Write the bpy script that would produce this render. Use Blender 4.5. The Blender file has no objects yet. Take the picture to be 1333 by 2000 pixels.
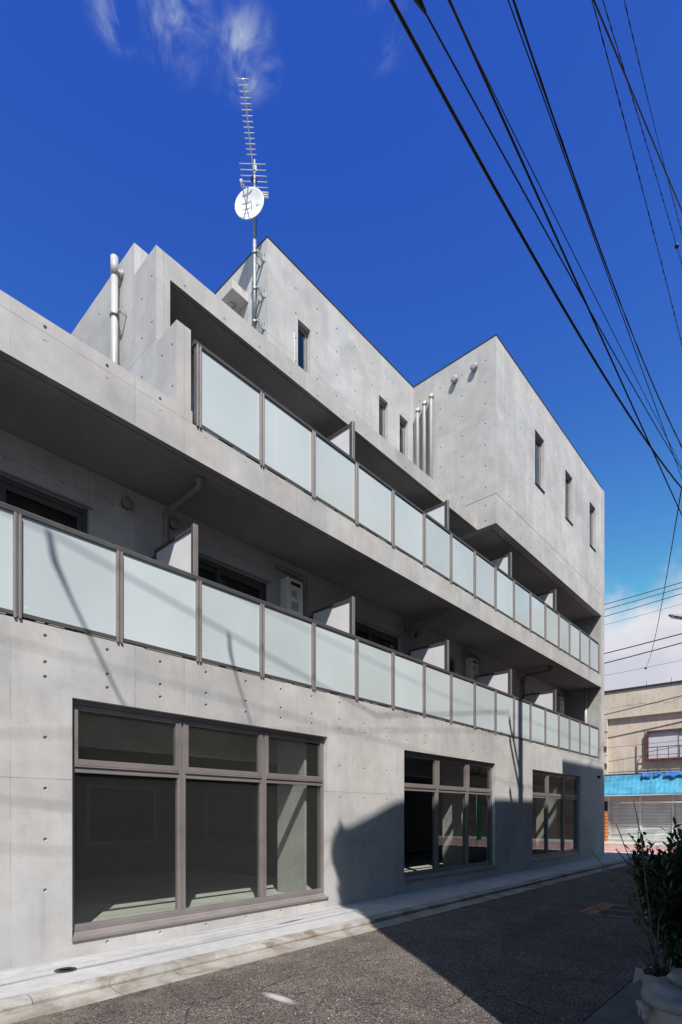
import bpy, bmesh, math, random
from mathutils import Vector, Matrix, noise
R = random.Random(7)
C = bpy.context.scene.collection
scene = bpy.context.scene

# ------------------------------------------------------------------ camera
cam_d = bpy.data.cameras.new('camera'); cam = bpy.data.objects.new('camera', cam_d); C.objects.link(cam)
cam.location = (0, -5.93, 1.5)
cam.rotation_euler = (math.radians(90), 0, -math.atan2(.7437, .6686))
cam_d.sensor_fit = 'HORIZONTAL'; cam_d.sensor_width = 24; cam_d.lens = 24 * 1055 / 1333
cam_d.shift_y = 590 / 1333
cam_d.clip_start = .05; cam_d.clip_end = 2000
scene.camera = cam

# ------------------------------------------------------------------ light
SUN = Vector((.72, 1, -1.55)).normalized()          # the way sunlight travels
EL = math.asin(-SUN.z); AZ = math.atan2(-SUN.x, -SUN.y)
world = bpy.data.worlds.new('World'); scene.world = world; world.use_nodes = True
sd = bpy.data.lights.new('sun', 'SUN'); sd.energy = 4.6; sd.angle = math.radians(.53); sd.color = (1, .955, .9)
sun = bpy.data.objects.new('sun', sd); C.objects.link(sun)
sun.rotation_euler = SUN.to_track_quat('-Z', 'Y').to_euler(); sun.location = (-8, -14, 30)
scene.view_settings.view_transform = 'Standard'; scene.view_settings.look = 'None'
scene.view_settings.gamma = 1; scene.view_settings.use_curve_mapping = False
scene.view_settings.exposure = .75

class NT:
    """short hand for building node trees"""
    def __init__(s, nt): s.t = nt; s.n = nt.nodes; s.l = nt.links
    def put(s, sock, v):
        if v is None: return
        if isinstance(v, bpy.types.NodeSocket): s.l.new(v, sock)
        elif isinstance(v, (tuple, list)) and sock.type == 'RGBA' and len(v) == 3: sock.default_value = (*v, 1)
        else: sock.default_value = v
    def node(s, ty, ins=None, **kw):
        n = s.n.new(ty)
        for k, v in kw.items(): setattr(n, k, v)
        for k, v in (ins or {}).items(): s.put(n.inputs[k], v)
        return n
    def m(s, op, a, b=None, c=None, clamp=False):
        n = s.node('ShaderNodeMath', operation=op, use_clamp=clamp)
        for i, v in enumerate((a, b, c)): s.put(n.inputs[i], v)
        return n.outputs[0]
    def vm(s, op, a, b=None):
        n = s.node('ShaderNodeVectorMath', operation=op)
        s.put(n.inputs[0], a)
        if b is not None: s.put(n.inputs[1], b)
        return n.outputs[0]
    def sep(s, v): return s.node('ShaderNodeSeparateXYZ', {0: v}).outputs
    def comb(s, x, y, z): return s.node('ShaderNodeCombineXYZ', {0: x, 1: y, 2: z}).outputs[0]
    def noise(s, vec, scale, detail=4, rough=.55, dist=0):
        return s.node('ShaderNodeTexNoise', {'Vector': vec, 'Scale': scale, 'Detail': detail, 'Roughness': rough, 'Distortion': dist}).outputs[0]
    def ramp(s, v, a, b, lo=0., hi=1.):
        n = s.node('ShaderNodeMapRange', {0: v, 1: a, 2: b, 3: lo, 4: hi}); n.interpolation_type = 'SMOOTHSTEP'
        return n.outputs[0]
    def mix(s, f, a, b, blend='MIX'):
        n = s.node('ShaderNodeMix', data_type='RGBA', blend_type=blend)
        s.put(n.inputs[0], f); s.put(n.inputs[6], a); s.put(n.inputs[7], b)
        return n.outputs[2]

# ------------------------------------------------------------------ sky and clouds
def build_world():
    t = NT(world.node_tree); t.n.clear()
    sky = t.node('ShaderNodeTexSky', sky_type='NISHITA'); sky.sun_disc = False
    sky.sun_elevation = EL; sky.sun_rotation = AZ
    sky.altitude = 0; sky.air_density = 1.0; sky.dust_density = .25; sky.ozone_density = 3.0
    d = t.vm('NORMALIZE', t.node('ShaderNodeTexCoord').outputs['Generated'])
    x, y, z = t.sep(d)
    # saturated, polarised-looking blue
    sr, sg_, sb_ = t.sep(t.vm('MULTIPLY', sky.outputs[0], (.1, .1, .1)))
    blue = t.vm('MULTIPLY', t.comb(t.m('MINIMUM', t.m('MULTIPLY', t.m('POWER', sr, 2.2), 5.5), .24), t.m('MINIMUM', t.m('MULTIPLY', t.m('POWER', sg_, 2.2), 6.1), .36),
                                   t.m('MINIMUM', t.m('MULTIPLY', t.m('POWER', sb_, .65), .755), .56)), (10, 10, 10))
    # high wisps: noise on a plane far above, stretched
    zz = t.m('MAXIMUM', z, .05)
    px = t.m('DIVIDE', x, zz); py = t.m('DIVIDE', y, zz)
    pv = t.comb(px, py, 0)
    rot = t.node('ShaderNodeMapping', {'Vector': pv, 'Rotation': (0, 0, math.radians(-62))}).outputs[0]
    w1 = t.noise(t.vm('ADD', t.vm('MULTIPLY', rot, (8, 14, 1)), (3.1, .7, 0)), 1., 10, .64, .8)
    big = t.noise(pv, 1.35, 2, .5)
    def patch(cx, cy, r):                      # loose patches of thin cloud high over the street
        dd = t.vm('SUBTRACT', pv, (cx, cy, 0)); L = t.node('ShaderNodeVectorMath', {0: dd}, operation='LENGTH').outputs['Value']
        return t.ramp(L, r, r * .2)
    area = t.m('MAXIMUM', t.m('MAXIMUM', patch(.365, .612, .075), t.m('MAXIMUM', patch(.312, .655, .05), patch(.441, .572, .066))), t.m('MULTIPLY', patch(.545, .42, .05), .7))
    torn = t.ramp(t.noise(pv, 13, 4, .6, .6), .38, .62)
    wisp = t.m('MULTIPLY', t.ramp(w1, .33, .72), t.m('MULTIPLY', area, torn), clamp=True)
    wisp = t.m('ADD', wisp, t.m('MULTIPLY', t.ramp(w1, .5, .85), t.m('MULTIPLY', t.ramp(big, .66, .85), .3)), clamp=True)
    # cumulus bank low round the horizon
    cn = t.noise(t.vm('MULTIPLY', d, (1, 1, 1.5)), 3.6, 10, .56, .25)
    side = t.ramp(t.m('ADD', t.m('MULTIPLY', x, .9), t.m('MULTIPLY', y, .25)), .3, .85)     # piled high down the lane, low elsewhere
    top = t.m('ADD', t.m('ADD', .06, t.m('MULTIPLY', side, .285)), t.m('MULTIPLY', t.m('SUBTRACT', cn, .5), .30))
    bank = t.m('MULTIPLY', t.ramp(t.m('SUBTRACT', top, z), -.012, .05), 1.0)
    shade = t.noise(t.vm('MULTIPLY', d, (1, 1, 2.2)), 5, 6, .5)
    ccol = t.mix(t.ramp(shade, .35, .7), (3.7, 3.75, 4.3), (4.9, 4.9, 5.1))
    col = t.mix(t.m('MULTIPLY', wisp, .75), blue, (3.1, 3.6, 4.4))
    col = t.mix(bank, col, ccol)
    bg = t.node('ShaderNodeBackground', {'Color': col, 'Strength': .1})
    out = t.node('ShaderNodeOutputWorld'); t.l.new(bg.outputs[0], out.inputs[0])
build_world()

# ------------------------------------------------------------------ materials
def new_mat(name):
    m = bpy.data.materials.new(name); m.use_nodes = True
    t = NT(m.node_tree); t.n.clear()
    out = t.node('ShaderNodeOutputMaterial')
    return m, t, out
def principled(t, out, **kw):
    b = t.node('ShaderNodeBsdfPrincipled')
    for k, v in kw.items(): t.put(b.inputs[k.replace('_', ' ')], v)
    t.l.new(b.outputs[0], out.inputs[0]); return b
def plain(name, col, rough=.5, metal=0., var=.12, scale=6., bump=0., spec=.5):
    m, t, out = new_mat(name)
    P = t.node('ShaderNodeNewGeometry').outputs['Position']
    n = t.noise(P, scale, 6, .6)
    f = t.ramp(n, .3, .7, 1 - var, 1 + var)
    c = t.vm('MULTIPLY', (col[0], col[1], col[2]), t.comb(f, f, f))
    b = principled(t, out, Base_Color=c, Roughness=t.ramp(n, .25, .75, max(0, rough - .07), min(1, rough + .07)), Metallic=metal)
    b.inputs['Specular IOR Level'].default_value = spec
    if bump:
        bp = t.node('ShaderNodeBump', {'Strength': bump, 'Distance': .01, 'Height': t.noise(P, scale * 8, 6, .6)}); t.l.new(bp.outputs[0], b.inputs['Normal'])
    return m

def concrete(name, base=.40, voff=1.86, uoff=1.764, joint=1., tint=(1.035, .985, .935), per_u=.64, per_v=1.92):
    """fair-faced cast concrete: panel marks of the formwork, mottling, streaks, blow holes"""
    m, t, out = new_mat(name)
    g = t.node('ShaderNodeNewGeometry'); P = g.outputs['Position']
    px, py, pz = t.sep(P); nx, ny, nz = t.sep(t.vm('ABSOLUTE', g.outputs['True Normal']))
    sx = t.m('GREATER_THAN', nx, .7); sz = t.m('GREATER_THAN', nz, .7)
    u = t.m('ADD', t.m('MULTIPLY', px, t.m('SUBTRACT', 1, sx)), t.m('MULTIPLY', py, sx))
    v = t.m('ADD', t.m('MULTIPLY', pz, t.m('SUBTRACT', 1, sz)), t.m('MULTIPLY', py, sz))
    uu = t.m('DIVIDE', t.m('SUBTRACT', u, uoff), per_u); vv = t.m('DIVIDE', t.m('SUBTRACT', v, voff), per_v)
    wob = t.m('MULTIPLY', t.m('SUBTRACT', t.noise(P, 1.5, 2), .5), .012)
    def line(q, per, w):
        dd = t.m('MULTIPLY', t.m('ABSOLUTE', t.m('SUBTRACT', t.m('FRACT', t.m('ADD', t.m('ADD', q, wob), .5)), .5)), per)
        return t.ramp(dd, w, w * .3)
    jr = t.node('ShaderNodeTexWhiteNoise', {'W': t.m('FLOOR', t.m('ADD', uu, .5))}, noise_dimensions='1D').outputs[0]
    lu = t.m('MULTIPLY', line(uu, per_u, .006), t.m('ADD', .15, t.m('MULTIPLY', t.m('POWER', jr, 2.), .95))); lv = line(vv, per_v, .005)
    brk = t.ramp(t.noise(P, 3.2, 4, .6), .42, .62)
    jl = t.m('MAXIMUM', t.m('MULTIPLY', lu, t.m('ADD', t.m('MULTIPLY', brk, .65), .2)), t.m('MULTIPLY', lv, t.m('ADD', t.m('MULTIPLY', brk, .4), .5)))
    jl = t.m('MULTIPLY', jl, joint)
    cell = t.node('ShaderNodeTexWhiteNoise', {'Vector': t.comb(t.m('FLOOR', uu), t.m('FLOOR', vv), t.m('MULTIPLY', sx, 7))}, noise_dimensions='3D').outputs[0]
    big = t.noise(P, .55, 5, .6, .6); mid = t.noise(P, 2.6, 7, .62, .3); fine = t.noise(P, 34, 5, .6)
    streak = t.noise(t.comb(t.m('MULTIPLY', px, 5.5), t.m('MULTIPLY', py, 5.5), t.m('MULTIPLY', pz, .35)), 1.6, 6, .6)
    # blow holes: tiny dark pits, thicker in patches
    vor = t.node('ShaderNodeTexVoronoi', {'Vector': P, 'Scale': 21., 'Randomness': 1.}).outputs['Distance']
    pit = t.m('MULTIPLY', t.ramp(vor, .085, .05), t.ramp(t.noise(P, 1.9, 3), .48, .64))
    f = t.m('ADD', 1, t.m('MULTIPLY', t.m('SUBTRACT', cell, .5), .12))
    f = t.m('MULTIPLY', f, t.ramp(big, .25, .75, .85, 1.11)); f = t.m('MULTIPLY', f, t.ramp(mid, .25, .75, .90, 1.07))
    f = t.m('MULTIPLY', f, t.ramp(streak, .3, .72, 1.02, .965)); f = t.m('MULTIPLY', f, t.ramp(fine, .3, .7, .97, 1.03))
    # water stains: dark runs in a few places, cloudy patches where the pour was damp
    run = t.m('MULTIPLY', t.ramp(t.noise(t.comb(t.m('MULTIPLY', px, 9), t.m('MULTIPLY', py, 9), t.m('MULTIPLY', pz, .5)), 1., 5, .6), .56, .72), t.ramp(t.noise(P, .7, 3), .5, .68))
    blot = t.m('MULTIPLY', t.ramp(t.noise(t.vm('ADD', P, (9, 4, 2)), 1.5, 7, .68, .8), .52, .70), .08)
    f = t.m('MULTIPLY', f, t.m('SUBTRACT', 1, t.m('ADD', t.m('MULTIPLY', run, .16), blot)))
    f = t.m('MULTIPLY', f, t.m('SUBTRACT', 1, t.m('MULTIPLY', jl, .6)))
    f = t.m('MULTIPLY', f, t.m('SUBTRACT', 1, t.m('MULTIPLY', pit, .5)))
    col = t.vm('MULTIPLY', t.mix(t.ramp(t.noise(P, .9, 3), .35, .7), tuple(base * c for c in tint), tuple(base * c for c in (1.0, .985, .965))), t.comb(f, f, f))
    b = principled(t, out, Base_Color=col, Roughness=t.ramp(mid, .3, .7, .62, .8)); b.inputs['Specular IOR Level'].default_value = .32
    hgt = t.m('SUBTRACT', t.m('ADD', t.m('MULTIPLY', fine, .25), t.m('MULTIPLY', mid, .5)), t.m('ADD', jl, t.m('MULTIPLY', pit, .9)))
    bp = t.node('ShaderNodeBump', {'Strength': .35, 'Distance': .004, 'Height': hgt}); t.l.new(bp.outputs[0], b.inputs['Normal'])
    return m

def flat_concrete(name, base, tint=(1, 1, 1), brush=None, dirt=(.32, .26, .19), dirt_amt=.0, var=.12):
    m, t, out = new_mat(name)
    P = t.node('ShaderNodeNewGeometry').outputs['Position']; px, py, pz = t.sep(P)
    a = t.noise(P, 1.2, 6, .62, .4); b_ = t.noise(P, 7, 6, .6); c_ = t.noise(P, 60, 4, .65)
    f = t.m('MULTIPLY', t.ramp(a, .28, .72, 1 - var, 1 + var * .7), t.m('MULTIPLY', t.ramp(b_, .3, .7, .93, 1.05), t.ramp(c_, .3, .7, .93, 1.06)))
    if brush:
        f = t.m('MULTIPLY', f, t.ramp(t.noise(t.comb(t.m('MULTIPLY', px, 2.), t.m('MULTIPLY', py, 16), 0), 1.6, 7, .65), .32, .7, .90, 1.05))
    col = t.vm('MULTIPLY', tuple(base * c for c in tint), t.comb(f, f, f))
    if dirt_amt:
        col = t.mix(t.m('MULTIPLY', t.ramp(t.noise(P, 2.3, 7, .65, .6), .42, .7), dirt_amt), col, dirt)
    b = principled(t, out, Base_Color=col, Roughness=.86); b.inputs['Specular IOR Level'].default_value = .25
    bp = t.node('ShaderNodeBump', {'Strength': .4, 'Distance': .004, 'Height': c_}); t.l.new(bp.outputs[0], b.inputs['Normal'])
    return m

def asphalt(name):
    m, t, out = new_mat(name)
    P = t.node('ShaderNodeNewGeometry').outputs['Position']; px, py, pz = t.sep(P)
    big = t.noise(P, .45, 6, .62, .7); mid = t.noise(P, 3.1, 6, .6)
    vor = t.node('ShaderNodeTexVoronoi', {'Vector': P, 'Scale': 105., 'Randomness': 1.})
    stone = t.node('ShaderNodeTexWhiteNoise', {'Vector': vor.outputs['Position']}, noise_dimensions='3D').outputs[0]
    v2 = t.node('ShaderNodeTexVoronoi', {'Vector': P, 'Scale': 34., 'Randomness': 1.})
    s2 = t.node('ShaderNodeTexWhiteNoise', {'Vector': v2.outputs['Position']}, noise_dimensions='3D').outputs[0]
    f = t.m('MULTIPLY', t.ramp(big, .25, .75, .72, 1.22), t.ramp(mid, .3, .7, .88, 1.1))
    f = t.m('MULTIPLY', f, t.m('ADD', .42, t.m('MULTIPLY', t.m('POWER', stone, 2.4), 2.0)))
    f = t.m('MULTIPLY', f, t.m('ADD', 1, t.m('MULTIPLY', t.m('MULTIPLY', t.m('GREATER_THAN', s2, .93), t.ramp(v2.outputs['Distance'], .34, .2)), 2.6)))
    col = t.vm('MULTIPLY', t.mix(t.ramp(mid, .3, .75), (.080, .068, .062), (.090, .075, .064)), t.comb(f, f, f))
    ve = t.node('ShaderNodeTexVoronoi', {'Vector': t.vm('ADD', P, t.vm('MULTIPLY', t.node('ShaderNodeTexNoise', {'Vector': P, 'Scale': 2.2, 'Detail': 5.}).outputs['Color'], (.5, .5, 0))), 'Scale': .62}, feature='DISTANCE_TO_EDGE').outputs['Distance']
    crack = t.m('MULTIPLY', t.ramp(ve, .010, .003), t.ramp(t.noise(P, .8, 3), .46, .6))
    band = t.m('MULTIPLY', t.ramp(t.m('ABSOLUTE', t.m('ADD', py, 2.35)), .4, .1), t.ramp(t.noise(P, 1.1, 4), .35, .7))
    oil = t.ramp(t.noise(t.vm('MULTIPLY', P, (.8, 1.7, 1)), 1.3, 5, .6, .5), .60, .74)
    col = t.vm('MULTIPLY', col, t.node('ShaderNodeCombineXYZ', {k_: t.m('MULTIPLY', t.m('SUBTRACT', 1, t.m('MULTIPLY', crack, .65)), t.m('SUBTRACT', t.m('ADD', 1, t.m('MULTIPLY', band, .16)), t.m('MULTIPLY', oil, .3))) for k_ in range(3)}).outputs[0])
    # pale sandy wash next to the gutter and wheel-worn band
    edge = t.m('MULTIPLY', t.ramp(py, -2.2, -1.36), t.ramp(t.noise(P, 2.4, 6, .65, .5), .42, .72))
    col = t.mix(t.m('MULTIPLY', edge, .5), col, (.17, .145, .115))
    b = principled(t, out, Base_Color=col, Roughness=.88); b.inputs['Specular IOR Level'].default_value = .22
    bp = t.node('ShaderNodeBump', {'Strength': .8, 'Distance': .008, 'Height': t.m('ADD', vor.outputs['Distance'], t.m('MULTIPLY', v2.outputs['Distance'], .4))}); t.l.new(bp.outputs[0], b.inputs['Normal'])
    return m

def glass(name, tint=(.90, .925, .90), ior=1.5, rough=.0, boost=0.):
    """clear pane: see-through with mirror reflection by angle; sunlight passes"""
    m, t, out = new_mat(name)
    g_ = t.node('ShaderNodeNewGeometry'); dt_ = t.node('ShaderNodeVectorMath', {0: g_.outputs['Incoming'], 1: g_.outputs['Normal']}, operation='DOT_PRODUCT').outputs['Value']
    fr = t.m('ADD', .04, t.m('MULTIPLY', t.m('POWER', t.m('SUBTRACT', 1, t.m('ABSOLUTE', dt_)), 5.), .96))
    fr = t.m('ADD', fr, boost, clamp=True)
    P = t.node('ShaderNodeNewGeometry').outputs['Position']
    bp = t.node('ShaderNodeBump', {'Strength': .04, 'Distance': .01, 'Height': t.noise(P, 1.3, 2)}).outputs[0]
    tr = t.node('ShaderNodeBsdfTransparent', {'Color': tint}); gl = t.node('ShaderNodeBsdfGlossy', {'Color': (.95, .97, 1.), 'Roughness': rough, 'Normal': bp})
    mx = t.node('ShaderNodeMixShader', {0: fr, 1: tr.outputs[0], 2: gl.outputs[0]}); t.l.new(mx.outputs[0], out.inputs[0])
    return m

def frosted(name):
    m, t, out = new_mat(name)
    g = t.node('ShaderNodeNewGeometry'); P = g.outputs['Position']
    rnd = t.node('ShaderNodeObjectInfo').outputs['Random']
    n = t.noise(P, .8, 4, .5)
    f = t.m('MULTIPLY', t.ramp(rnd, 0, 1, .92, 1.06), t.ramp(n, .3, .7, .95, 1.05))
    col = t.vm('MULTIPLY', (.465, .51, .515), t.comb(f, f, f))
    d = t.node('ShaderNodeBsdfDiffuse', {'Color': col}); tr = t.node('ShaderNodeBsdfTranslucent', {'Color': (.42, .48, .48)})
    gl = t.node('ShaderNodeBsdfGlossy', {'Color': (1, 1, 1), 'Roughness': .02})
    m1 = t.node('ShaderNodeMixShader', {0: .10, 1: d.outputs[0], 2: tr.outputs[0]})
    g_ = t.node('ShaderNodeNewGeometry'); dt_ = t.node('ShaderNodeVectorMath', {0: g_.outputs['Incoming'], 1: g_.outputs['Normal']}, operation='DOT_PRODUCT').outputs['Value']
    fr = t.m('ADD', .04, t.m('MULTIPLY', t.m('POWER', t.m('SUBTRACT', 1, t.m('ABSOLUTE', dt_)), 5.), .96))
    m2 = t.node('ShaderNodeMixShader', {0: fr, 1: m1.outputs[0], 2: gl.outputs[0]}); t.l.new(m2.outputs[0], out.inputs[0])
    return m

def leaf_mat(name, col):
    m, t, out = new_mat(name)
    P = t.node('ShaderNodeNewGeometry').outputs['Position']
    n = t.node('ShaderNodeTexWhiteNoise', {'Vector': t.vm('SNAP', P, (.05, .05, .05))}, noise_dimensions='3D').outputs[0]
    f = t.ramp(n, 0, 1, .6, 1.4)
    c = t.vm('MULTIPLY', col, t.comb(f, f, f))
    b = t.node('ShaderNodeBsdfPrincipled', {'Base Color': c, 'Roughness': .42}); tr = t.node('ShaderNodeBsdfTranslucent', {'Color': c})
    mx = t.node('ShaderNodeMixShader', {0: .2, 1: b.outputs[0], 2: tr.outputs[0]}); t.l.new(mx.outputs[0], out.inputs[0])
    return m

M = {}
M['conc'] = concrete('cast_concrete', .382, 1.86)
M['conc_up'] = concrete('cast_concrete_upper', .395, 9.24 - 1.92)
M['conc_soffit_shade'] = concrete('cast_concrete_soffit_shade', .27, .25, per_u=1.92, per_v=.96, joint=.9)  # concrete darkened in its base colour to deepen the shade under the slabs
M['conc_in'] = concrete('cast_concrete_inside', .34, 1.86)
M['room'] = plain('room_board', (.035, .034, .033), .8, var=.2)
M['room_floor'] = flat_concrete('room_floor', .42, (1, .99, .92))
M['walk'] = flat_concrete('sidewalk_concrete', .335, (1.0, .985, .985), brush=True, dirt=(.25, .235, .215), dirt_amt=.3)
M['kerb'] = flat_concrete('kerb_concrete', .27, (1.02, .97, .90), dirt=(.12, .093, .066), dirt_amt=.95, var=.22)
M['gutter'] = flat_concrete('gutter_concrete', .25, (1.03, .95, .85), dirt=(.12, .092, .067), dirt_amt=.8, var=.2)
M['ditch'] = flat_concrete('ditch_cover_concrete', .10, (1, .99, .96), dirt=(.05, .045, .04), dirt_amt=.6, var=.2)
M['pave'] = flat_concrete('far_pavement_concrete', .40, (1, .95, .87), dirt=(.25, .2, .15), dirt_amt=.4)
M['road'] = asphalt('asphalt')
M['earth'] = plain('bare_ground', (.14, .12, .10), .95, var=.25, scale=1)
M['red_road'] = plain('red_road_surface', (.36, .20, .18), .9, var=.2, scale=2.5, bump=.3)
M['white_paint'] = plain('white_road_paint', (.72, .72, .70), .7, var=.15, scale=9)
M['bronze'] = plain('bronze_aluminium', (.225, .20, .19), .42, .35, var=.05, scale=3)
M['bronze_dark'] = plain('dark_bronze_aluminium', (.085, .078, .075), .45, .3, var=.06, scale=3)
M['rubber'] = plain('black_gasket', (.015, .015, .016), .6, var=.05)
M['alu'] = plain('silver_aluminium', (.34, .34, .345), .4, .6, var=.05)
M['galv'] = plain('galvanised_steel', (.30, .305, .31), .5, .5, var=.16, scale=14)
M['flash'] = plain('dark_roof_flashing', (.05, .05, .055), .5, .4, var=.1)
M['pvc'] = plain('ivory_pvc_pipe', (.37, .36, .335), .42, var=.05, scale=4)
M['pvc_grey'] = plain('grey_pvc_pipe', (.20, .19, .17), .5, var=.1, scale=4)
M['board'] = plain('white_cement_board', (.60, .59, .60), .6, var=.03, scale=3)
M['frost'] = frosted('frosted_laminated_glass')
M['glass'] = glass('clear_glass')
M['glass_up'] = glass('window_glass', (.30, .33, .36), boost=.05)
M['wire'] = plain('glass_wire_mesh', (.09, .09, .083), .6, .0, var=.1)
M['white_pl'] = plain('white_enamel', (.52, .52, .50), .4, var=.04)
M['heater'] = plain('ivory_heater_enamel', (.62, .60, .56), .45, var=.04)
M['black'] = plain('black_plastic', (.018, .018, .019), .5, var=.1)
M['label'] = plain('grey_printed_label', (.30, .30, .30), .5, var=.35, scale=160)
M['dish'] = plain('white_dish_paint', (.62, .625, .61), .4, var=.04)
M['emblem'] = plain('pale_green_print', (.45, .62, .55), .5)
M['cable'] = plain('black_cable_sheath', (.012, .012, .013), .55, var=.1)
M['pole'] = plain('utility_pole_concrete', (.30, .29, .27), .85, var=.15, scale=3)
M['stucco'] = None
M['iron'] = plain('cast_iron', (.06, .055, .05), .6, .5, var=.3, scale=30, bump=.4)
M['iron_frame'] = plain('worn_steel_frame', (.14, .135, .13), .6, .4, var=.25, scale=16)
M['brown'] = plain('dark_brown_tile', (.06, .045, .04), .6, var=.15)
M['lamp_grey'] = plain('grey_lamp_paint', (.14, .14, .145), .6, var=.1)
M['bounce_cut'] = plain('dark_bounce_cut_deck', (.09, .09, .088), .7, var=.15)  # dark floor colour, added to cut light bounced into the balcony recess
M['vent_grey'] = plain('grey_vent_paint', (.27, .27, .26), .55, var=.08)
M['curtain'] = plain('blind_slats', (.42, .40, .34), .7, var=.1)
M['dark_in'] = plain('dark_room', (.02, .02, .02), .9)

def stucco(name, col):
    m, t, out = new_mat(name)
    P = t.node('ShaderNodeNewGeometry').outputs['Position']; px, py, pz = t.sep(P)
    n1 = t.noise(P, .8, 6, .6, .5); n2 = t.noise(P, 6, 5, .6)
    st = t.noise(t.comb(t.m('MULTIPLY', px, 5), t.m('MULTIPLY', py, 5), t.m('MULTIPLY', pz, .5)), 1.5, 6, .6)
    f = t.m('MULTIPLY', t.ramp(n1, .28, .72, .86, 1.06), t.m('MULTIPLY', t.ramp(n2, .3, .7, .95, 1.04), t.ramp(st, .35, .75, 1.03, .88)))
    # a rambling hairline crack
    cr = t.m('ABSOLUTE', t.m('SUBTRACT', t.m('ADD', pz, t.m('MULTIPLY', t.noise(P, 1.4, 8, .7), .9)), 7.75))
    f = t.m('MULTIPLY', f, t.m('SUBTRACT', 1, t.m('MULTIPLY', t.ramp(cr, .035, .01), .35)))
    c = t.vm('MULTIPLY', col, t.comb(f, f, f))
    b = principled(t, out, Base_Color=c, Roughness=.9); b.inputs['Specular IOR Level'].default_value = .2
    bp = t.node('ShaderNodeBump', {'Strength': .3, 'Distance': .006, 'Height': t.noise(P, 40, 4)}); t.l.new(bp.outputs[0], b.inputs['Normal'])
    return m
M['stucco'] = stucco('beige_stucco', (.52, .45, .365))
M['house'] = plain('grey_siding', (.07, .066, .062), .8, var=.1)
M['awning'] = plain('faded_blue_awning', (.06, .29, .44), .55, var=.22, scale=2.2)
M['canvas'] = plain('deep_blue_canvas', (.02, .13, .42), .7, var=.3, scale=5)
M['shutter'] = plain('pale_green_grey_shutter', (.52, .535, .51), .55, .1, var=.14, scale=1.6)
M['rust'] = plain('oxide_red_paint', (.085, .03, .028), .6, var=.25, scale=7)
M['curtain_white'] = plain('white_window_film', (.46, .46, .50), .5, var=.06, scale=2)
M['crate'] = plain('orange_crate_plastic', (.52, .17, .035), .5, var=.15, scale=8)
M['brick_or'] = plain('orange_brick', (.26, .095, .045), .85, var=.3, scale=14, bump=.4)
M['bin'] = plain('grey_bin_plastic', (.18, .172, .167), .55, var=.12, scale=9, bump=.1)
M['bin_lid'] = plain('grey_lid_plastic', (.13, .125, .13), .55, var=.15, scale=9, bump=.1)
M['pot'] = plain('weathered_white_pot', (.17, .163, .15), .7, var=.2, scale=7)
M['soil'] = plain('dark_soil', (.03, .024, .018), .95, var=.4, scale=30, bump=.6)
M['stone'] = plain('grey_river_stone', (.15, .145, .13), .8, var=.3, scale=11, bump=.5)
M['bark'] = plain('grey_brown_bark', (.10, .08, .06), .9, var=.25, scale=20, bump=.4)
M['leaf'] = leaf_mat('glossy_dark_leaf', (.022, .045, .018))
M['leaf2'] = leaf_mat('garden_leaf', (.05, .09, .03))
M['green'] = plain('green_banner_cloth', (.03, .42, .22), .7, var=.1)

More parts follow.
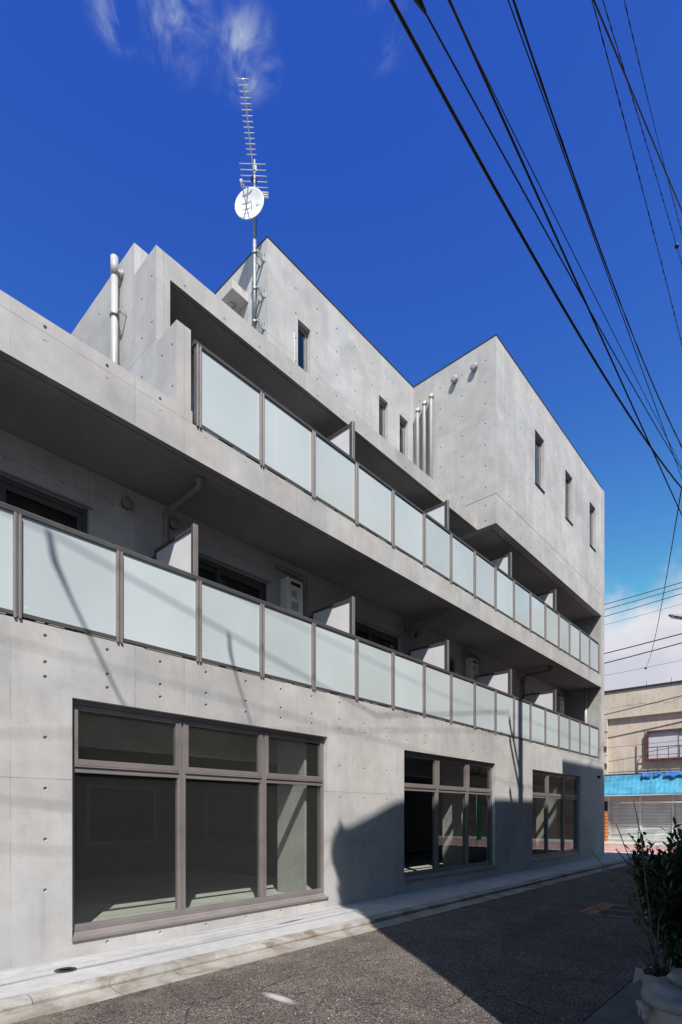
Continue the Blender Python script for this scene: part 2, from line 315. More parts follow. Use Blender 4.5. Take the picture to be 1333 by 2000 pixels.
# ------------------------------------------------------------------ mesh helper
class MB:
    def __init__(s): s.v = []; s.f = []; s.mi = []; s.cur = 0; s.smooth = set()
    def add(s, vs, fs, smooth=False):
        o = len(s.v); s.v += [tuple(p) for p in vs]
        for f in fs:
            if smooth: s.smooth.add(len(s.f))
            s.f.append(tuple(i + o for i in f)); s.mi.append(s.cur)
        return s
    def box(s, x0, x1, y0, y1, z0, z1, mat4=None):
        p = [(x, y, z) for x in (x0, x1) for y in (y0, y1) for z in (z0, z1)]
        if mat4 is not None: p = [mat4 @ Vector(q) for q in p]
        return s.add(p, [(0, 1, 3, 2), (4, 6, 7, 5), (0, 4, 5, 1), (2, 3, 7, 6), (0, 2, 6, 4), (1, 5, 7, 3)])
    def prism(s, poly, axis, a, b):
        """closed 2-D outline run along an axis (0 x: outline is y,z; 1 y: x,z; 2 z: x,y)"""
        n = len(poly)
        def P(q, k): return [(k, q[0], q[1]), (q[0], k, q[1]), (q[0], q[1], k)][axis]
        vs = [P(q, a) for q in poly] + [P(q, b) for q in poly]
        fs = [(i, (i + 1) % n, n + (i + 1) % n, n + i) for i in range(n)] + [tuple(range(n - 1, -1, -1)), tuple(range(n, 2 * n))]
        return s.add(vs, fs)
    def tube(s, pts, r, n=8, caps=True, smooth=True):
        pts = [Vector(p) for p in pts]; rs = r if isinstance(r, (list, tuple)) else [r] * len(pts)
        vs = []; up = None
        for i, p in enumerate(pts):
            d = (pts[min(i + 1, len(pts) - 1)] - pts[max(i - 1, 0)]).normalized()
            if up is None:
                up = Vector((0, 0, 1)) if abs(d.z) < .9 else Vector((1, 0, 0))
            a = d.cross(up).normalized(); b = a.cross(d).normalized(); up = b
            for k in range(n):
                th = 2 * math.pi * k / n; vs.append(p + (a * math.cos(th) + b * math.sin(th)) * rs[i])
        fs = []
        for i in range(len(pts) - 1):
            for k in range(n): fs.append((i * n + k, i * n + (k + 1) % n, (i + 1) * n + (k + 1) % n, (i + 1) * n + k))
        s.add(vs, fs, smooth)
        if caps: s.add(vs[:n], [tuple(range(n - 1, -1, -1))]); s.add(vs[-n:], [tuple(range(n))])
        return s
    def lathe(s, prof, n=24, o=(0, 0, 0), axis=None, smooth=True):
        """profile of (radius, height) turned round an axis"""
        q = Vector((0, 0, 1)).rotation_difference(Vector(axis)) if axis is not None else None
        vs = []
        for r, h in prof:
            for k in range(n):
                th = 2 * math.pi * k / n; p = Vector((r * math.cos(th), r * math.sin(th), h))
                if q: p = q @ p
                vs.append(p + Vector(o))
        fs = [(i * n + k, i * n + (k + 1) % n, (i + 1) * n + (k + 1) % n, (i + 1) * n + k) for i in range(len(prof) - 1) for k in range(n)]
        s.add(vs, fs, smooth)
        if prof[0][0] > 1e-4: s.add(vs[:n], [tuple(range(n - 1, -1, -1))])
        if prof[-1][0] > 1e-4: s.add(vs[-n:], [tuple(range(n))])
        return s
    def grid(s, o, u, v, w, h, openings=(), holes=(), r=.0195, depth=.018):
        """a wall face with real openings and recessed form-tie holes"""
        o, u, v = Vector(o), Vector(u), Vector(v); n = u.cross(v); q = r * 1.25
        hs = [(a, b) for a, b in holes if q < a < w - q and q < b < h - q and not any(x0 - q < a < x1 + q and y0 - q < b < y1 + q for x0, x1, y0, y1 in openings)]
        # rows of holes become bands, cut only within each band
        zs = {0., h}
        for x0, x1, y0, y1 in openings: zs |= {max(0, y0), min(h, y1)}
        rows = sorted({round(b, 4) for a, b in hs})
        for b in rows: zs |= {b - q, b + q}
        zs = sorted(zs)
        def P(a, b, d=0.): return o + u * a + v * b - n * d
        for z0, z1 in zip(zs, zs[1:]):
            if z1 - z0 < 1e-6: continue
            zm = (z0 + z1) / 2
            cuts = {0., w}
            ops = [op for op in openings if op[2] < zm < op[3]]
            for op in ops: cuts |= {max(0, op[0]), min(w, op[1])}
            hh = [a for a, b in hs if abs(b - zm) < q * .5 and abs((z1 - z0) - 2 * q) < 1e-4]
            for a in hh: cuts |= {a - q, a + q}
            cs = sorted(cuts)
            for a0, a1 in zip(cs, cs[1:]):
                am = (a0 + a1) / 2
                if a1 - a0 < 1e-6 or any(op[0] < am < op[1] for op in ops): continue
                hit = [a for a in hh if abs(a - am) < 1e-4 and abs(a1 - a0 - 2 * q) < 1e-4]
                if not hit: s.add([P(a0, z0), P(a1, z0), P(a1, z1), P(a0, z1)], [(0, 1, 2, 3)]); continue
                K = 12; ring = [(am + math.cos(2 * math.pi * (k + .5) / K) * r, zm + math.sin(2 * math.pi * (k + .5) / K) * r) for k in range(K)]
                sq = []
                for k in range(K):
                    th = 2 * math.pi * (k + .5) / K; c, t_ = math.cos(th), math.sin(th); m_ = max(abs(c), abs(t_)); sq.append((am + c / m_ * q, zm + t_ / m_ * q))
                vs = [P(*p) for p in sq] + [P(*p) for p in ring] + [P(am + (p[0] - am) * .8, zm + (p[1] - zm) * .8, depth) for p in ring]
                fs = [(k, (k + 1) % K, K + (k + 1) % K, K + k) for k in range(K)] + [(K + k, K + (k + 1) % K, 2 * K + (k + 1) % K, 2 * K + k) for k in range(K)] + [tuple(range(2 * K, 3 * K))]
                s.add(vs, fs)
                cn = [P(a0, z0), P(a1, z0), P(a1, z1), P(a0, z1)]   # the four corners left over
                for ci, cp in enumerate(cn):
                    k = {0: 7, 1: 10, 2: 1, 3: 4}[ci]
                    s.add([cp, P(*sq[k]), P(*sq[(k + 1) % K])] if False else [P(*sq[k]), cp, P(*sq[(k + 1) % K])], [(0, 1, 2)])
        return s
    def wall(s, o, u, v, w, h, t, openings=(), holes=(), back=True):
        """solid wall: pierced front, plain back, edges and reveals"""
        o, u, v = Vector(o), Vector(u), Vector(v); n = u.cross(v)
        s.grid(o, u, v, w, h, openings, holes)
        def Q(a, b, d): return o + u * a + v * b - n * d
        if back: s.grid(o - n * t + u * w, -u, v, w, h, [(w - b, w - a, c, d) for a, b, c, d in openings])
        for a, b in (((0, 0), (0, h)), ((0, h), (w, h)), ((w, h), (w, 0)), ((w, 0), (0, 0))):
            s.add([Q(*a, 0), Q(*b, 0), Q(*b, t), Q(*a, t)], [(0, 1, 2, 3)])
        for x0, x1, y0, y1 in openings:
            for a, b in (((x0, y0), (x1, y0)), ((x1, y0), (x1, y1)), ((x1, y1), (x0, y1)), ((x0, y1), (x0, y0))):
                s.add([Q(*a, 0), Q(*b, 0), Q(*b, t), Q(*a, t)], [(0, 1, 2, 3)])
        return s
    def build(s, name, mat, parent=None, bevel=0., loc=None):
        me = bpy.data.meshes.new(name)
        off = Vector(loc) if loc is not None else Vector((0, 0, 0))
        me.from_pydata([tuple(Vector(p) - off) for p in s.v], [], s.f); me.validate()
        for m in (mat if isinstance(mat, list) else [mat]): me.materials.append(m)
        if len(me.polygons) == len(s.mi):
            me.polygons.foreach_set('material_index', s.mi)
            sm = [i in s.smooth for i in range(len(s.f))]; me.polygons.foreach_set('use_smooth', sm)
        bm = bmesh.new(); bm.from_mesh(me); bmesh.ops.remove_doubles(bm, verts=bm.verts, dist=1e-5)
        if name not in NOFLIP: bmesh.ops.recalc_face_normals(bm, faces=bm.faces)
        if bevel:
            ed = [e for e in bm.edges if len(e.link_faces) == 2 and e.calc_face_angle(0) > .6]
            bmesh.ops.bevel(bm, geom=ed, offset=bevel, segments=1, affect='EDGES', profile=.5)
        bm.to_mesh(me); bm.free(); me.update()
        o = bpy.data.objects.new(name, me); C.objects.link(o)
        if loc is not None: o.location = loc
        if parent is not None: o.parent = parent
        return o
NOFLIP = {'foliage', 'leaf', 'wire_mesh'}

def tag(o, label=None, cat=None, group=None, kind=None):
    if label: o['label'] = label
    if cat: o['category'] = cat
    if group: o['group'] = group
    if kind: o['kind'] = kind
    return o
def thing(name, label, cat, loc=(0, 0, 0), rz=0., group=None):
    o = bpy.data.objects.new(name, None); C.objects.link(o); o.location = loc; o.rotation_euler = (0, 0, rz); o.empty_display_size = .2
    return tag(o, label, cat, group)
def kids(o): return [c for c in bpy.data.objects if c.parent == o]
def copy_tree(o, parent=None, cache=None):
    c = o.copy(); C.objects.link(c)
    if parent is not None: c.parent = parent
    for ch in kids(o): copy_tree(ch, c)
    return c
def place(src, name, loc, parent, label=None):
    """another object on the same mesh"""
    o = bpy.data.objects.new(name, src.data); C.objects.link(o); o.location = loc; o.parent = parent
    if label: o['label'] = label
    return o
def tb(*a): return MB().box(*a)
X3, Y3, Z3 = (1, 0, 0), (0, 1, 0), (0, 0, 1)

# ================================================================== SETTING
RZ = -.085            # road level
tag(tb(-60, 120, -120, 120, -1.2, -.30).build('ground', M['earth']), kind='structure')
# lane between the houses with a slight crown
mb = MB(); prof = [(-1.37, RZ), (-2.0, RZ + .012), (-2.95, RZ + .03), (-3.9, RZ + .018), (-4.55, RZ + .002)]
mb.prism(prof + [(-4.55, -.4), (-1.37, -.4)], 0, -30, 21.6)
road = tag(mb.build('road', M['road']), kind='structure')
tag(tb(21.6, 24.05, -60, 60, -.4, RZ - .0).build('cross_street', M['road']), kind='structure')
tag(tb(24.05, 29.35, -60, 60, -.4, RZ - .004).build('red_road', M['red_road']), kind='structure')
for ya, yb in ((-60, -2.2), (-2.05, .35), (.5, 60)):
    tag(tb(24.1, 24.28, ya, yb, RZ - .003, RZ + .001).build('road_line', M['white_paint']), kind='structure')
tag(tb(29.35, 34, -60, 60, -.4, .0).build('far_pavement', M['pave']), kind='structure')
# a spilt patch of white paint on the asphalt: ragged flat print
def ragged(cx, cy, z, ax, ay, rot, n, seed, name, par):
    r = random.Random(seed); pts = []
    for k in range(n):
        th = 2 * math.pi * k / n; q = .55 + r.random() * .6
        a, b = math.cos(th) * ax * q, math.sin(th) * ay * q
        pts.append((cx + a * math.cos(rot) - b * math.sin(rot), cy + a * math.sin(rot) + b * math.cos(rot)))
    m = MB(); m.prism(pts, 2, z - .003, z); return m.build(name, M['scuff'], par)
def scuff_mat():
    m, t, out = new_mat('worn_white_scuff')
    P = t.node('ShaderNodeNewGeometry').outputs['Position']; gen = t.node('ShaderNodeTexCoord').outputs['Generated']
    L = t.node('ShaderNodeVectorMath', {0: t.vm('MULTIPLY', t.vm('SUBTRACT', gen, (.5, .5, .5)), (1, 1, 0))}, operation='LENGTH').outputs['Value']
    f = t.m('ADD', t.m('MULTIPLY', t.noise(P, 75, 6, .75), .8), t.m('MULTIPLY', t.m('SUBTRACT', .36, L), 1.5))
    f = t.m('MULTIPLY', t.ramp(f, .54, .86), .75)
    d = t.node('ShaderNodeBsdfDiffuse', {'Color': (.40, .385, .37)}); tr = t.node('ShaderNodeBsdfTransparent')
    mx = t.node('ShaderNodeMixShader', {0: f, 1: tr.outputs[0], 2: d.outputs[0]}); t.l.new(mx.outputs[0], out.inputs[0]); return m
M['scuff'] = scuff_mat()
ragged(3.05, -2.50, RZ + .029, .13, .40, -.10, 40, 3, 'paint_scuff', road)

# sidewalk: long pours with a groove beside the kerb
walk = tb(-30, 22.6, -.945, 20, -.4, -.012).build('sidewalk', M['walk']); tag(walk, kind='structure')
xs = [-12, -6.2, -2.4, 1.15, 3.1, 5.6, 8.2, 11.0, 14.2, 17.5, 20.6, 22.6]
for a, b in zip(xs, xs[1:]):
    tb(a + .002, b - .002, -.94, -.004, -.3, 0).build('pavement_slab', M['walk'], walk, bevel=.003)
tb(20.95, 22.6, .0, 6, -.3, -.003).build('pavement_slab', M['walk'], walk)
# kerb stones and gutter blocks, one by one
kerb = tag(tb(-30, -8, -1.1, -.96, -.3, -.002).build('kerb', M['kerb']), kind='structure')
gut = tag(tb(-30, -8, -1.37, -1.105, -.3, RZ + .012).build('gutter', M['gutter']), kind='structure')
k = 0; x = -8.
while x < 22.:
    L = .64; r = random.Random(k)
    dz = r.uniform(-.004, .003); drop = -.022 if x < 5.6 else 0.
    pr = [(-.956, -.002 + dz), (-1.075, -.006 + dz + drop * .3), (-1.1, -.02 + dz + drop), (-1.1, -.3), (-.956, -.3)]
    MB().prism(pr, 0, x + .002, x + L - .002).build('kerb_stone', M['kerb'], kerb, bevel=.004)
    dz = r.uniform(-.004, .004)
    pr = [(-1.106, RZ + .022 + dz), (-1.24, RZ + .004 + dz), (-1.366, RZ + .010 + dz), (-1.366, -.3), (-1.106, -.3)]
    MB().prism(pr, 0, x + .003, x + L - .003).build('gutter_block', M['gutter'], gut, bevel=.003)
    x += L; k += 1
# far side of the lane: ditch covers, then the yards
ditch = tag(tb(-30, 21.6, -5.1, -4.556, -.4, -.13).build('roadside_ditch', M['ditch']), kind='structure')
x = 1.2; k = 0
while x < 21.3:
    r = random.Random(100 + k); dz = r.uniform(-.006, .004)
    tb(x + .006, x + .634, -5.09, -4.566, -.12, RZ + .012 + dz).build('ditch_cover', M['ditch'], ditch, bevel=.004); x += .64; k += 1
tag(tb(-30, 21.6, -40, -5.1, -.4, -.07).build('yard', M['ditch']), kind='structure')

# ================================================================== APARTMENT BUILDING
B = thing('apartment_building', 'grey cast concrete apartment building with frosted glass balconies along the lane', 'building')
XL, XR = -2.2, 20.46
SH = [(2.345, 6.27, .14, 2.73), (8.38, 12.15, .20, 2.71), (14.37, 18.2, .20, 2.71)]
cols = [2.08 + .64 * k for k in range(-6, 30)]
def holes_for(rows, x0, z0, cols=cols): return [(c - x0, r - z0) for c in cols for r in rows]
mb = MB()
ops = [(a - XL, b - XL, c + .3, d + .3) for a, b, c, d in SH]
hh = holes_for([.08, .72, 1.24, 1.76, 2.28, 2.90, 3.05, 3.32], XL, -.3)
hh += [(a, .19 + .3) for a in [c - XL for c in cols if not any(s[0] - .1 < c < s[1] + .1 for s in SH)]]
hh = [(a, b) for a, b in hh if not (abs(b - .38) < .01 and not any(s[0] < a + XL < s[1] for s in SH))]
mb.wall((XL, 0, -.3), X3, Z3, XR - XL, 3.73, .22, ops, hh)
mb.build('ground_floor_wall', M['conc'], B)
# end fin
mb = MB(); mb.wall((20.465, 0, -.3), X3, Z3, .285, 13.36, .3, (), [(.15, .2 + .52 * k) for k in range(25)])
mb.wall((20.40, 9, 3.43), (0, -1, 0), Z3, 8.985, 9.0, .06, (), [(8.985 - .12 - .64 * i, .25 + .52 * k) for k in range(15) for i in range(2)])
mb.box(20.47, 20.75, .3, 9, -.3, 13.06)
mb.build('end_fin', M['conc'], B)
tb(20.752, 20.80, .06, 9, -.3, 13.02).build('side_flashing', M['pvc'], B)
# second floor slab and third floor slab with upstand and drip groove
tb(XL, 20.395, .225, 1.25, 3.1, 3.28).build('balcony_slab', M['conc_soffit_shade'], B)
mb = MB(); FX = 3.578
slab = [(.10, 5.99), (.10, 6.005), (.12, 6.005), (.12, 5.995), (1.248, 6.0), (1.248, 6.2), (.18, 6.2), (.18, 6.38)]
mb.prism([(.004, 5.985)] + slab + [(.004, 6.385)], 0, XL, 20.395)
mb.build('balcony_slab', M['conc_soffit_shade'], B)
mb = MB(); mb.wall((XL, 0, 5.98), X3, Z3, 20.40 - XL, .43, .003, (), holes_for([6.32], XL, 5.98)); mb.build('slab_fascia', M['conc'], B)
mb = MB(); mb.wall((XL, 0, 6.413), X3, Z3, 3.80 - XL, .147, .18, (), holes_for([6.47], XL, 6.413)); mb.build('terrace_upstand', M['conc'], B)
tb(XL, 3.57, .185, 9, 6.1, 6.3).build('terrace_floor', M['conc_soffit_shade'], B)
tb(XL, 20.39, .23, 1.248, 3.282, 3.29).build('balcony_floor', M['bounce_cut'], B); tb(3.79, 20.39, .19, 1.248, 6.202, 6.21).build('balcony_floor', M['bounce_cut'], B)  # thin dark layers added to lower bounce light on back walls and soffits
# back walls of the balconies
BW = [(1.1, 3.05), (4.15, 6.1), (8.0, 9.99), (11.0, 12.44), (14.2, 15.85), (17.3, 18.9)]
Y2 = 1.25
rows2 = [3.6, 4.12, 4.64, 5.16, 5.68]
mb = MB(); mb.wall((XL, Y2, 3.1), X3, Z3, 20.40 - XL, 3.09, .2, [(a - XL, b - XL, .2, 5.49 - 3.1) for a, b in BW], holes_for(rows2, XL, 3.1))
mb.build('balcony_back_wall', M['conc'], B)
mb = MB(); mb.wall((3.77, Y2, 6.202), X3, Z3, 20.40 - 3.77, 2.32, .2, (), holes_for([6.5, 7.02, 7.54, 8.06], 3.77, 6.202)); mb.build('balcony_back_wall', M['conc'], B)
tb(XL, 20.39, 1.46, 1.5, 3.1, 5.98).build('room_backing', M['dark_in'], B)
# side wall of the third floor (stepped), its return and the higher block behind
mb = MB(); u = (0, -1, 0)
sidecols = [.22, .86, 1.5, 2.14, 2.78, 3.42, 4.06]
SW0 = 6.56
mb.wall((FX, 8, SW0), u, Z3, 8 - 1.07, 9.27 - SW0, .2, (), [(8 - c, r - SW0) for c in sidecols if c > 1.1 for r in (6.8, 7.32, 7.84, 8.36, 8.95)])
mb.wall((FX, 1.068, SW0), u, Z3, 1.068 - .49, 8.83 - SW0, .2, (), [(1.068 - .86, r - SW0) for r in (6.8, 7.32, 7.84, 8.36)] + [(1.068 - .6, r - SW0) for r in (7.9, 8.5)])
mb.wall((FX, .488, SW0), u, Z3, .488, 7.57 - SW0, .2, (), [(.488 - .1, r - SW0) for r in (6.8, 7.32)] + [(.488 - .35, r - SW0) for r in (6.8, 7.32)])
mb.build('stepped_side_wall', M['conc'], B)
mb = MB(); mb.wall((FX + .202, 1.072, 8.832), X3, Z3, 3.27, .43, .2, (), [(.4 + .64 * k, .22) for k in range(5)]); mb.build('roof_parapet', M['conc_up'], B)
# canopy above the third floor balconies
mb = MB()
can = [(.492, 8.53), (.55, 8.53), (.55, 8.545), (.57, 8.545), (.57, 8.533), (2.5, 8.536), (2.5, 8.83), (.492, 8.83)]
mb.prism(can, 0, FX + .202, 12.198); mb.build('canopy_slab', M['conc_soffit_shade'], B)
mb = MB(); mb.wall((FX + .2, .489, 8.527), X3, Z3, 12.196 - FX - .2, .306, .003, (), [(c - FX - .2, .07) for c in cols]); mb.build('canopy_fascia', M['conc'], B)
# fourth floor: long set-back block
VX0, VX1, VY, ZT = 7.06, 12.198, 2.40, 13.06
LW = [(7.90, 8.27), (10.69, 11.06), (11.57, 11.94)]
rows4 = [9.05, 9.5, 10.02, 10.54, 11.06, 11.55, 12.07, 12.6]
mb = MB(); mb.wall((VX0, VY, 8.80), X3, Z3, VX1 - VX0, ZT - 8.80, .2, [(a - VX0, b - VX0, 10.58 - 8.8, 12.0 - 8.8) for a, b in LW], holes_for(rows4, VX0, 8.8))
mb.wall((VX0 - .002, 9, 8.80), (0, -1, 0), Z3, 9 - VY - .001, ZT - 8.80 - .0015, .19, (), [(9 - 2.4 - .25 - .64 * i, r - 8.8) for i in range(9) for r in rows4])
mb.box(VX0 + .01, 20.4, VY + .21, 9, 12.75, ZT - .15)
mb.build('setback_block', M['conc_up'], B)
# fourth floor: projecting corner block
RX0 = 12.2
RWN = [(14.54, 15.18), (16.85, 17.47), (19.12, 19.74)]
mb = MB(); rr = [8.68, 9.05, 9.5, 10.02, 10.54, 11.06, 11.55, 12.07, 12.6]
mb.wall((RX0, 0, 9.252), X3, Z3, 20.463 - RX0, ZT - 9.252, .2, [(a - RX0, b - RX0, 10.58 - 9.252, 12.04 - 9.252) for a, b in RWN], holes_for(rr, RX0, 9.252))
mb.wall((RX0, 0, 8.527), X3, Z3, 20.463 - RX0, .713, .2, (), holes_for(rr, RX0, 8.527))
mb.box(RX0 + .01, 20.45, .012, .19, 9.22, 9.27)
lc = [.28, .92, 1.56, 2.2]
mb.wall((RX0 - .002, 2.4, 9.252), (0, -1, 0), Z3, 2.4 - .0005, ZT - 9.252 - .0015, .19, (), [(2.4 - c, r - 9.252) for c in lc for r in rr])
mb.wall((RX0 - .002, 2.4, 8.528), (0, -1, 0), Z3, 2.4 - .0005, .711, .19, (), [(2.4 - c, r - 8.528) for c in lc for r in rr])
mb.box(RX0 + .012, RX0 + .18, .02, 2.4, 9.22, 9.27)
mb.build('projecting_block', M['conc_up'], B)
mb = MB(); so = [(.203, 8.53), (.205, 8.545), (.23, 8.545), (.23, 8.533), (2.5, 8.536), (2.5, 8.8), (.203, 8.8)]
mb.prism(so, 0, RX0 + .192, 20.398); mb.build('block_soffit', M['conc_soffit_shade'], B)
# thin dark roof flashing
mb = MB()
mb.box(VX0 - .012, VX1, VY - .012, VY + .2, ZT + .002, ZT + .022).box(VX0 - .012, VX0 + .2, VY + .2, 9, ZT + .002, ZT + .022)
mb.box(RX0 - .012, 20.475, -.012, .2, ZT + .002, ZT + .022).box(RX0 - .012, RX0 + .2, .2, VY - .0121, ZT + .002, ZT + .022).box(20.28, 20.48, .2, 9, ZT + .002, ZT + .022)
mb.build('roof_flashing', M['flash'], B)
tb(-2.2, 20.3, 8.9, 9.0, -.3, 12.7).build('rear_wall', M['conc'], B)
tb(XL, XL + .2, .23, 8.9, -.3, 6.1).build('side_wall', M['conc'], B)
tb(3.785, 20.3, 2.502, 8.9, 8.55, 8.79).build('roof_deck', M['conc_soffit_shade'], B)
# door hood on the set-back block's side
mb = MB(); mb.box(6.645, 7.055, 3.0, 3.9, 12.13, 12.31); mb.build('door_hood', M['conc_up'], B, bevel=.004)
mb = MB(); mb.lathe([(.07, 0), (.075, -.02), (.06, -.035), (.0, -.04)], 16, (6.86, 3.3, 12.128)); mb.build('hood_light', M['alu'], B)

# ---- shop windows of the ground floor
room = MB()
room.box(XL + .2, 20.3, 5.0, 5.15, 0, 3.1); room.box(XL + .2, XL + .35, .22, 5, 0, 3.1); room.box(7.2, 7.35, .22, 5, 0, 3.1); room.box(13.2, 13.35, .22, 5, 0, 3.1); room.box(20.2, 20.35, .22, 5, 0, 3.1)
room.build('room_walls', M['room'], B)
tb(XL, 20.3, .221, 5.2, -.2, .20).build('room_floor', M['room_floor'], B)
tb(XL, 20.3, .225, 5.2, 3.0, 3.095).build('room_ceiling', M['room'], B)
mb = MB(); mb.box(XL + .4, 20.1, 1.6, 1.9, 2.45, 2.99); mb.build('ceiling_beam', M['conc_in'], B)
for xa in (5.99, 11.2, 16.8):
    mb = MB(); mb.wall((xa, .88, .203), (0, -1, 0), Z3, .64, 2.79, .05, (), [(.32, .4 + .52 * k) for k in range(4)]); mb.build('interior_pier', M['conc_in'], B)

def shop_window(x0, x1, z0, z1, mull, meshy, label):
    w = MB(); yf = .075; d = .09           # frame face set back into the opening
    TR = z0 + (z1 - z0) * .715
    # outer frame
    w.box(x0 + .002, x0 + .043, yf, yf + d, z0 + .09, z1 - .002); w.box(x1 - .043, x1 - .002, yf, yf + d, z0 + .09, z1 - .002)
    w.box(x0 + .043, x1 - .043, yf, yf + d, z1 - .055, z1 - .002); w.box(x0 + .043, x1 - .043, yf, yf + d, z0 + .09, z0 + .15)
    e = [x0 + .043] + [m for m in mull] + [x1 - .043]
    for i in range(3):
        a = e[i] + (.043 if i else 0); b = e[i + 1] - (.043 if i < 2 else 0)
        w.box(a, b, yf + .004, yf + d - .01, TR - .045, TR + .012)
        w.box(a, b, yf - .012, yf + .01, TR + .014, TR + .03)
    fr = w.build('shop_window', M['bronze'], B, bevel=.003); fr['label'] = label
    # mullions with a grooved face
    for m in mull:
        q = MB(); q.box(m - .043, m - .016, yf - .01, yf + d, z0 + .085, z1 - .06); q.box(m + .016, m + .043, yf - .01, yf + d, z0 + .085, z1 - .06); q.box(m - .016, m + .016, yf + .012, yf + d, z0 + .085, z1 - .06)
        q.build('mullion', M['bronze'], fr, bevel=.002)
    # sill in three stepped profiles with a rounded nose
    q = MB(); q.prism([(yf + .06, z0 + .088), (yf - .01, z0 + .088), (yf - .03, z0 + .075), (yf - .04, z0 + .055), (yf - .095, z0 + .04), (yf - .10, z0 + .012), (yf - .09, z0 + .003), (yf + .06, z0 + .003)], 0, x0 - .005, x1 + .005)
    q.build('sill', M['bronze'], fr)
    for i in range(3):
        a = e[i] + (.043 if i else 0); b = e[i + 1] - (.043 if i < 2 else 0)
        # top vent sash
        q = MB(); sa, sb, sc, sd_ = a + .006, b - .006, TR + .035, z1 - .06
        q.box(sa, sa + .04, yf - .006, yf + .05, sc, sd_); q.box(sb - .04, sb, yf - .006, yf + .05, sc, sd_)
        q.box(sa + .04, sb - .04, yf - .006, yf + .05, sc, sc + .065); q.box(sa + .04, sb - .04, yf - .006, yf + .05, sd_ - .05, sd_)
        q.build('vent_sash', M['bronze'], fr, bevel=.003)
        tb(sa + .04, sb - .04, yf + .02, yf + .026, sc + .065, sd_ - .05).build('pane', M['glass'], fr)
        # fixed lower light with a thin bead
        za, zb = z0 + .15, TR - .045
        q = MB(); q.box(a, a + .016, yf + .01, yf + .03, za, zb); q.box(b - .016, b, yf + .01, yf + .03, za, zb); q.box(a + .016, b - .016, yf + .01, yf + .03, za, za + .018)
        q.build('glazing_bead', M['bronze'], fr)
        tb(a, b, yf + .034, yf + .040, za, zb).build('pane', M['glass'], fr)
        if meshy:
            for (xa, xb, zc, zd, yy) in ((sa + .04, sb - .04, sc + .065, sd_ - .05, yf + .018), (a + .016, b - .016, za + .018, zb, yf + .032)):
                q = MB(); step = .037; hw = .0014; ca = .74; H = zd - zc; Wd = xb - xa
                # parallel slanting wires, clipped to the pane
                n0 = int((Wd * ca + H) / step) + 1
                for j in range(1, n0):
                    c0 = -Wd * ca + j * step      # z = c0 + ca*x
                    pts = []
                    x_lo = max(0, -c0 / ca); x_hi = min(Wd, (H - c0) / ca)
                    if x_hi - x_lo < .01: continue
                    A = (xa + x_lo, zc + c0 + ca * x_lo); E_ = (xa + x_hi, zc + c0 + ca * x_hi)
                    q.add([(A[0], yy, A[1] - hw), (E_[0], yy, E_[1] - hw), (E_[0], yy - .0015, E_[1]), (A[0], yy - .0015, A[1]), (A[0], yy, A[1] + hw), (E_[0], yy, E_[1] + hw)], [(0, 1, 2, 3), (3, 2, 5, 4)])
                o = q.build('wire_mesh', M['wire'], fr); o['kind'] = 'stuff'
    return fr
shop_window(*SH[0], (3.70, 5.02), True, 'large shop window with slanting wires in its glass, nearest on the ground floor')
shop_window(*SH[1], (9.66, 10.93), False, 'middle shop window with clear glass, half in shadow')
shop_window(*SH[2], (15.62, 16.92), False, 'far shop window with clear glass near the corner')

# ---- balcony railings: posts and frosted panes one by one
POSTS = [3.89 + 1.0333 * k for k in range(-6, 13)] + [17.2, 18.15, 19.1]
XEND = 20.08
def railing(z0, xs, label, xstart):
    w = MB(); zt = z0 + 1.07
    w.prism([(-.005, zt - .005), (.01, zt + .01), (.05, zt + .01), (.062, zt - .005), (.062, zt - .045), (-.005, zt - .05)], 0, xstart, XEND + .03)
    w.box(xstart, XEND + .02, .0, .055, z0 + .012, z0 + .05)
    rail = w.build('balcony_railing', M['bronze_dark'], B); rail['label'] = label
    p = MB(); p.box(-.034, -.010, -.024, .052, z0 - .02, zt - .055); p.box(.010, .034, -.024, .052, z0 - .02, zt - .055); p.box(-.010, .010, -.006, .052, z0 + .0, zt - .055)
    first = None
    for x in xs:
        if first is None: first = p.build('post', M['bronze'], rail, bevel=.003); first.location = (x, 0, 0)
        else: place(first, 'post', (x, 0, 0), rail)
    first = {}
    ed = xs
    for a, b in zip(ed, ed[1:]):
        L = round(b - a - .070, 3)
        if L not in first:
            g = MB(); g.box(0, L, .014, .026, z0 + .052, zt - .052); first[L] = g.build('glass_panel', M['frost'], rail); first[L].location = (a + .035, 0, 0)
        else: place(first[L], 'glass_panel', (a + .035, 0, 0), rail)
    # packing mortar under the bottom rail, uneven
    q = MB(); r = random.Random(int(z0 * 10)); x = xstart + .1
    while x < XEND - .1:
        L = r.uniform(.04, .5); q.box(x, min(x + L, XEND), .004, .05, z0 + .0 - .002, z0 + .0115 + .0); x += L + r.uniform(.02, .35)
    q.build('packing_mortar', M['kerb'], rail)['kind'] = 'stuff'
    st = MB(); st.box(.035, .055, .0125, .0138, z0 + .10, z0 + .125); sp = None
    for a in xs[:-1]:
        if sp is None: sp = st.build('sticker', M['emblem'], rail); sp.location = (a + .035, 0, 0)
        else: place(sp, 'sticker', (a + .035, 0, 0), rail)
    return rail
r2 = railing(3.445, POSTS + [XEND], 'lower frosted glass balcony railing running along the second floor', XL)
r3 = railing(6.425, [p for p in POSTS if p > 3.8] + [XEND], 'upper frosted glass balcony railing starting beside the stepped wall', 3.84)

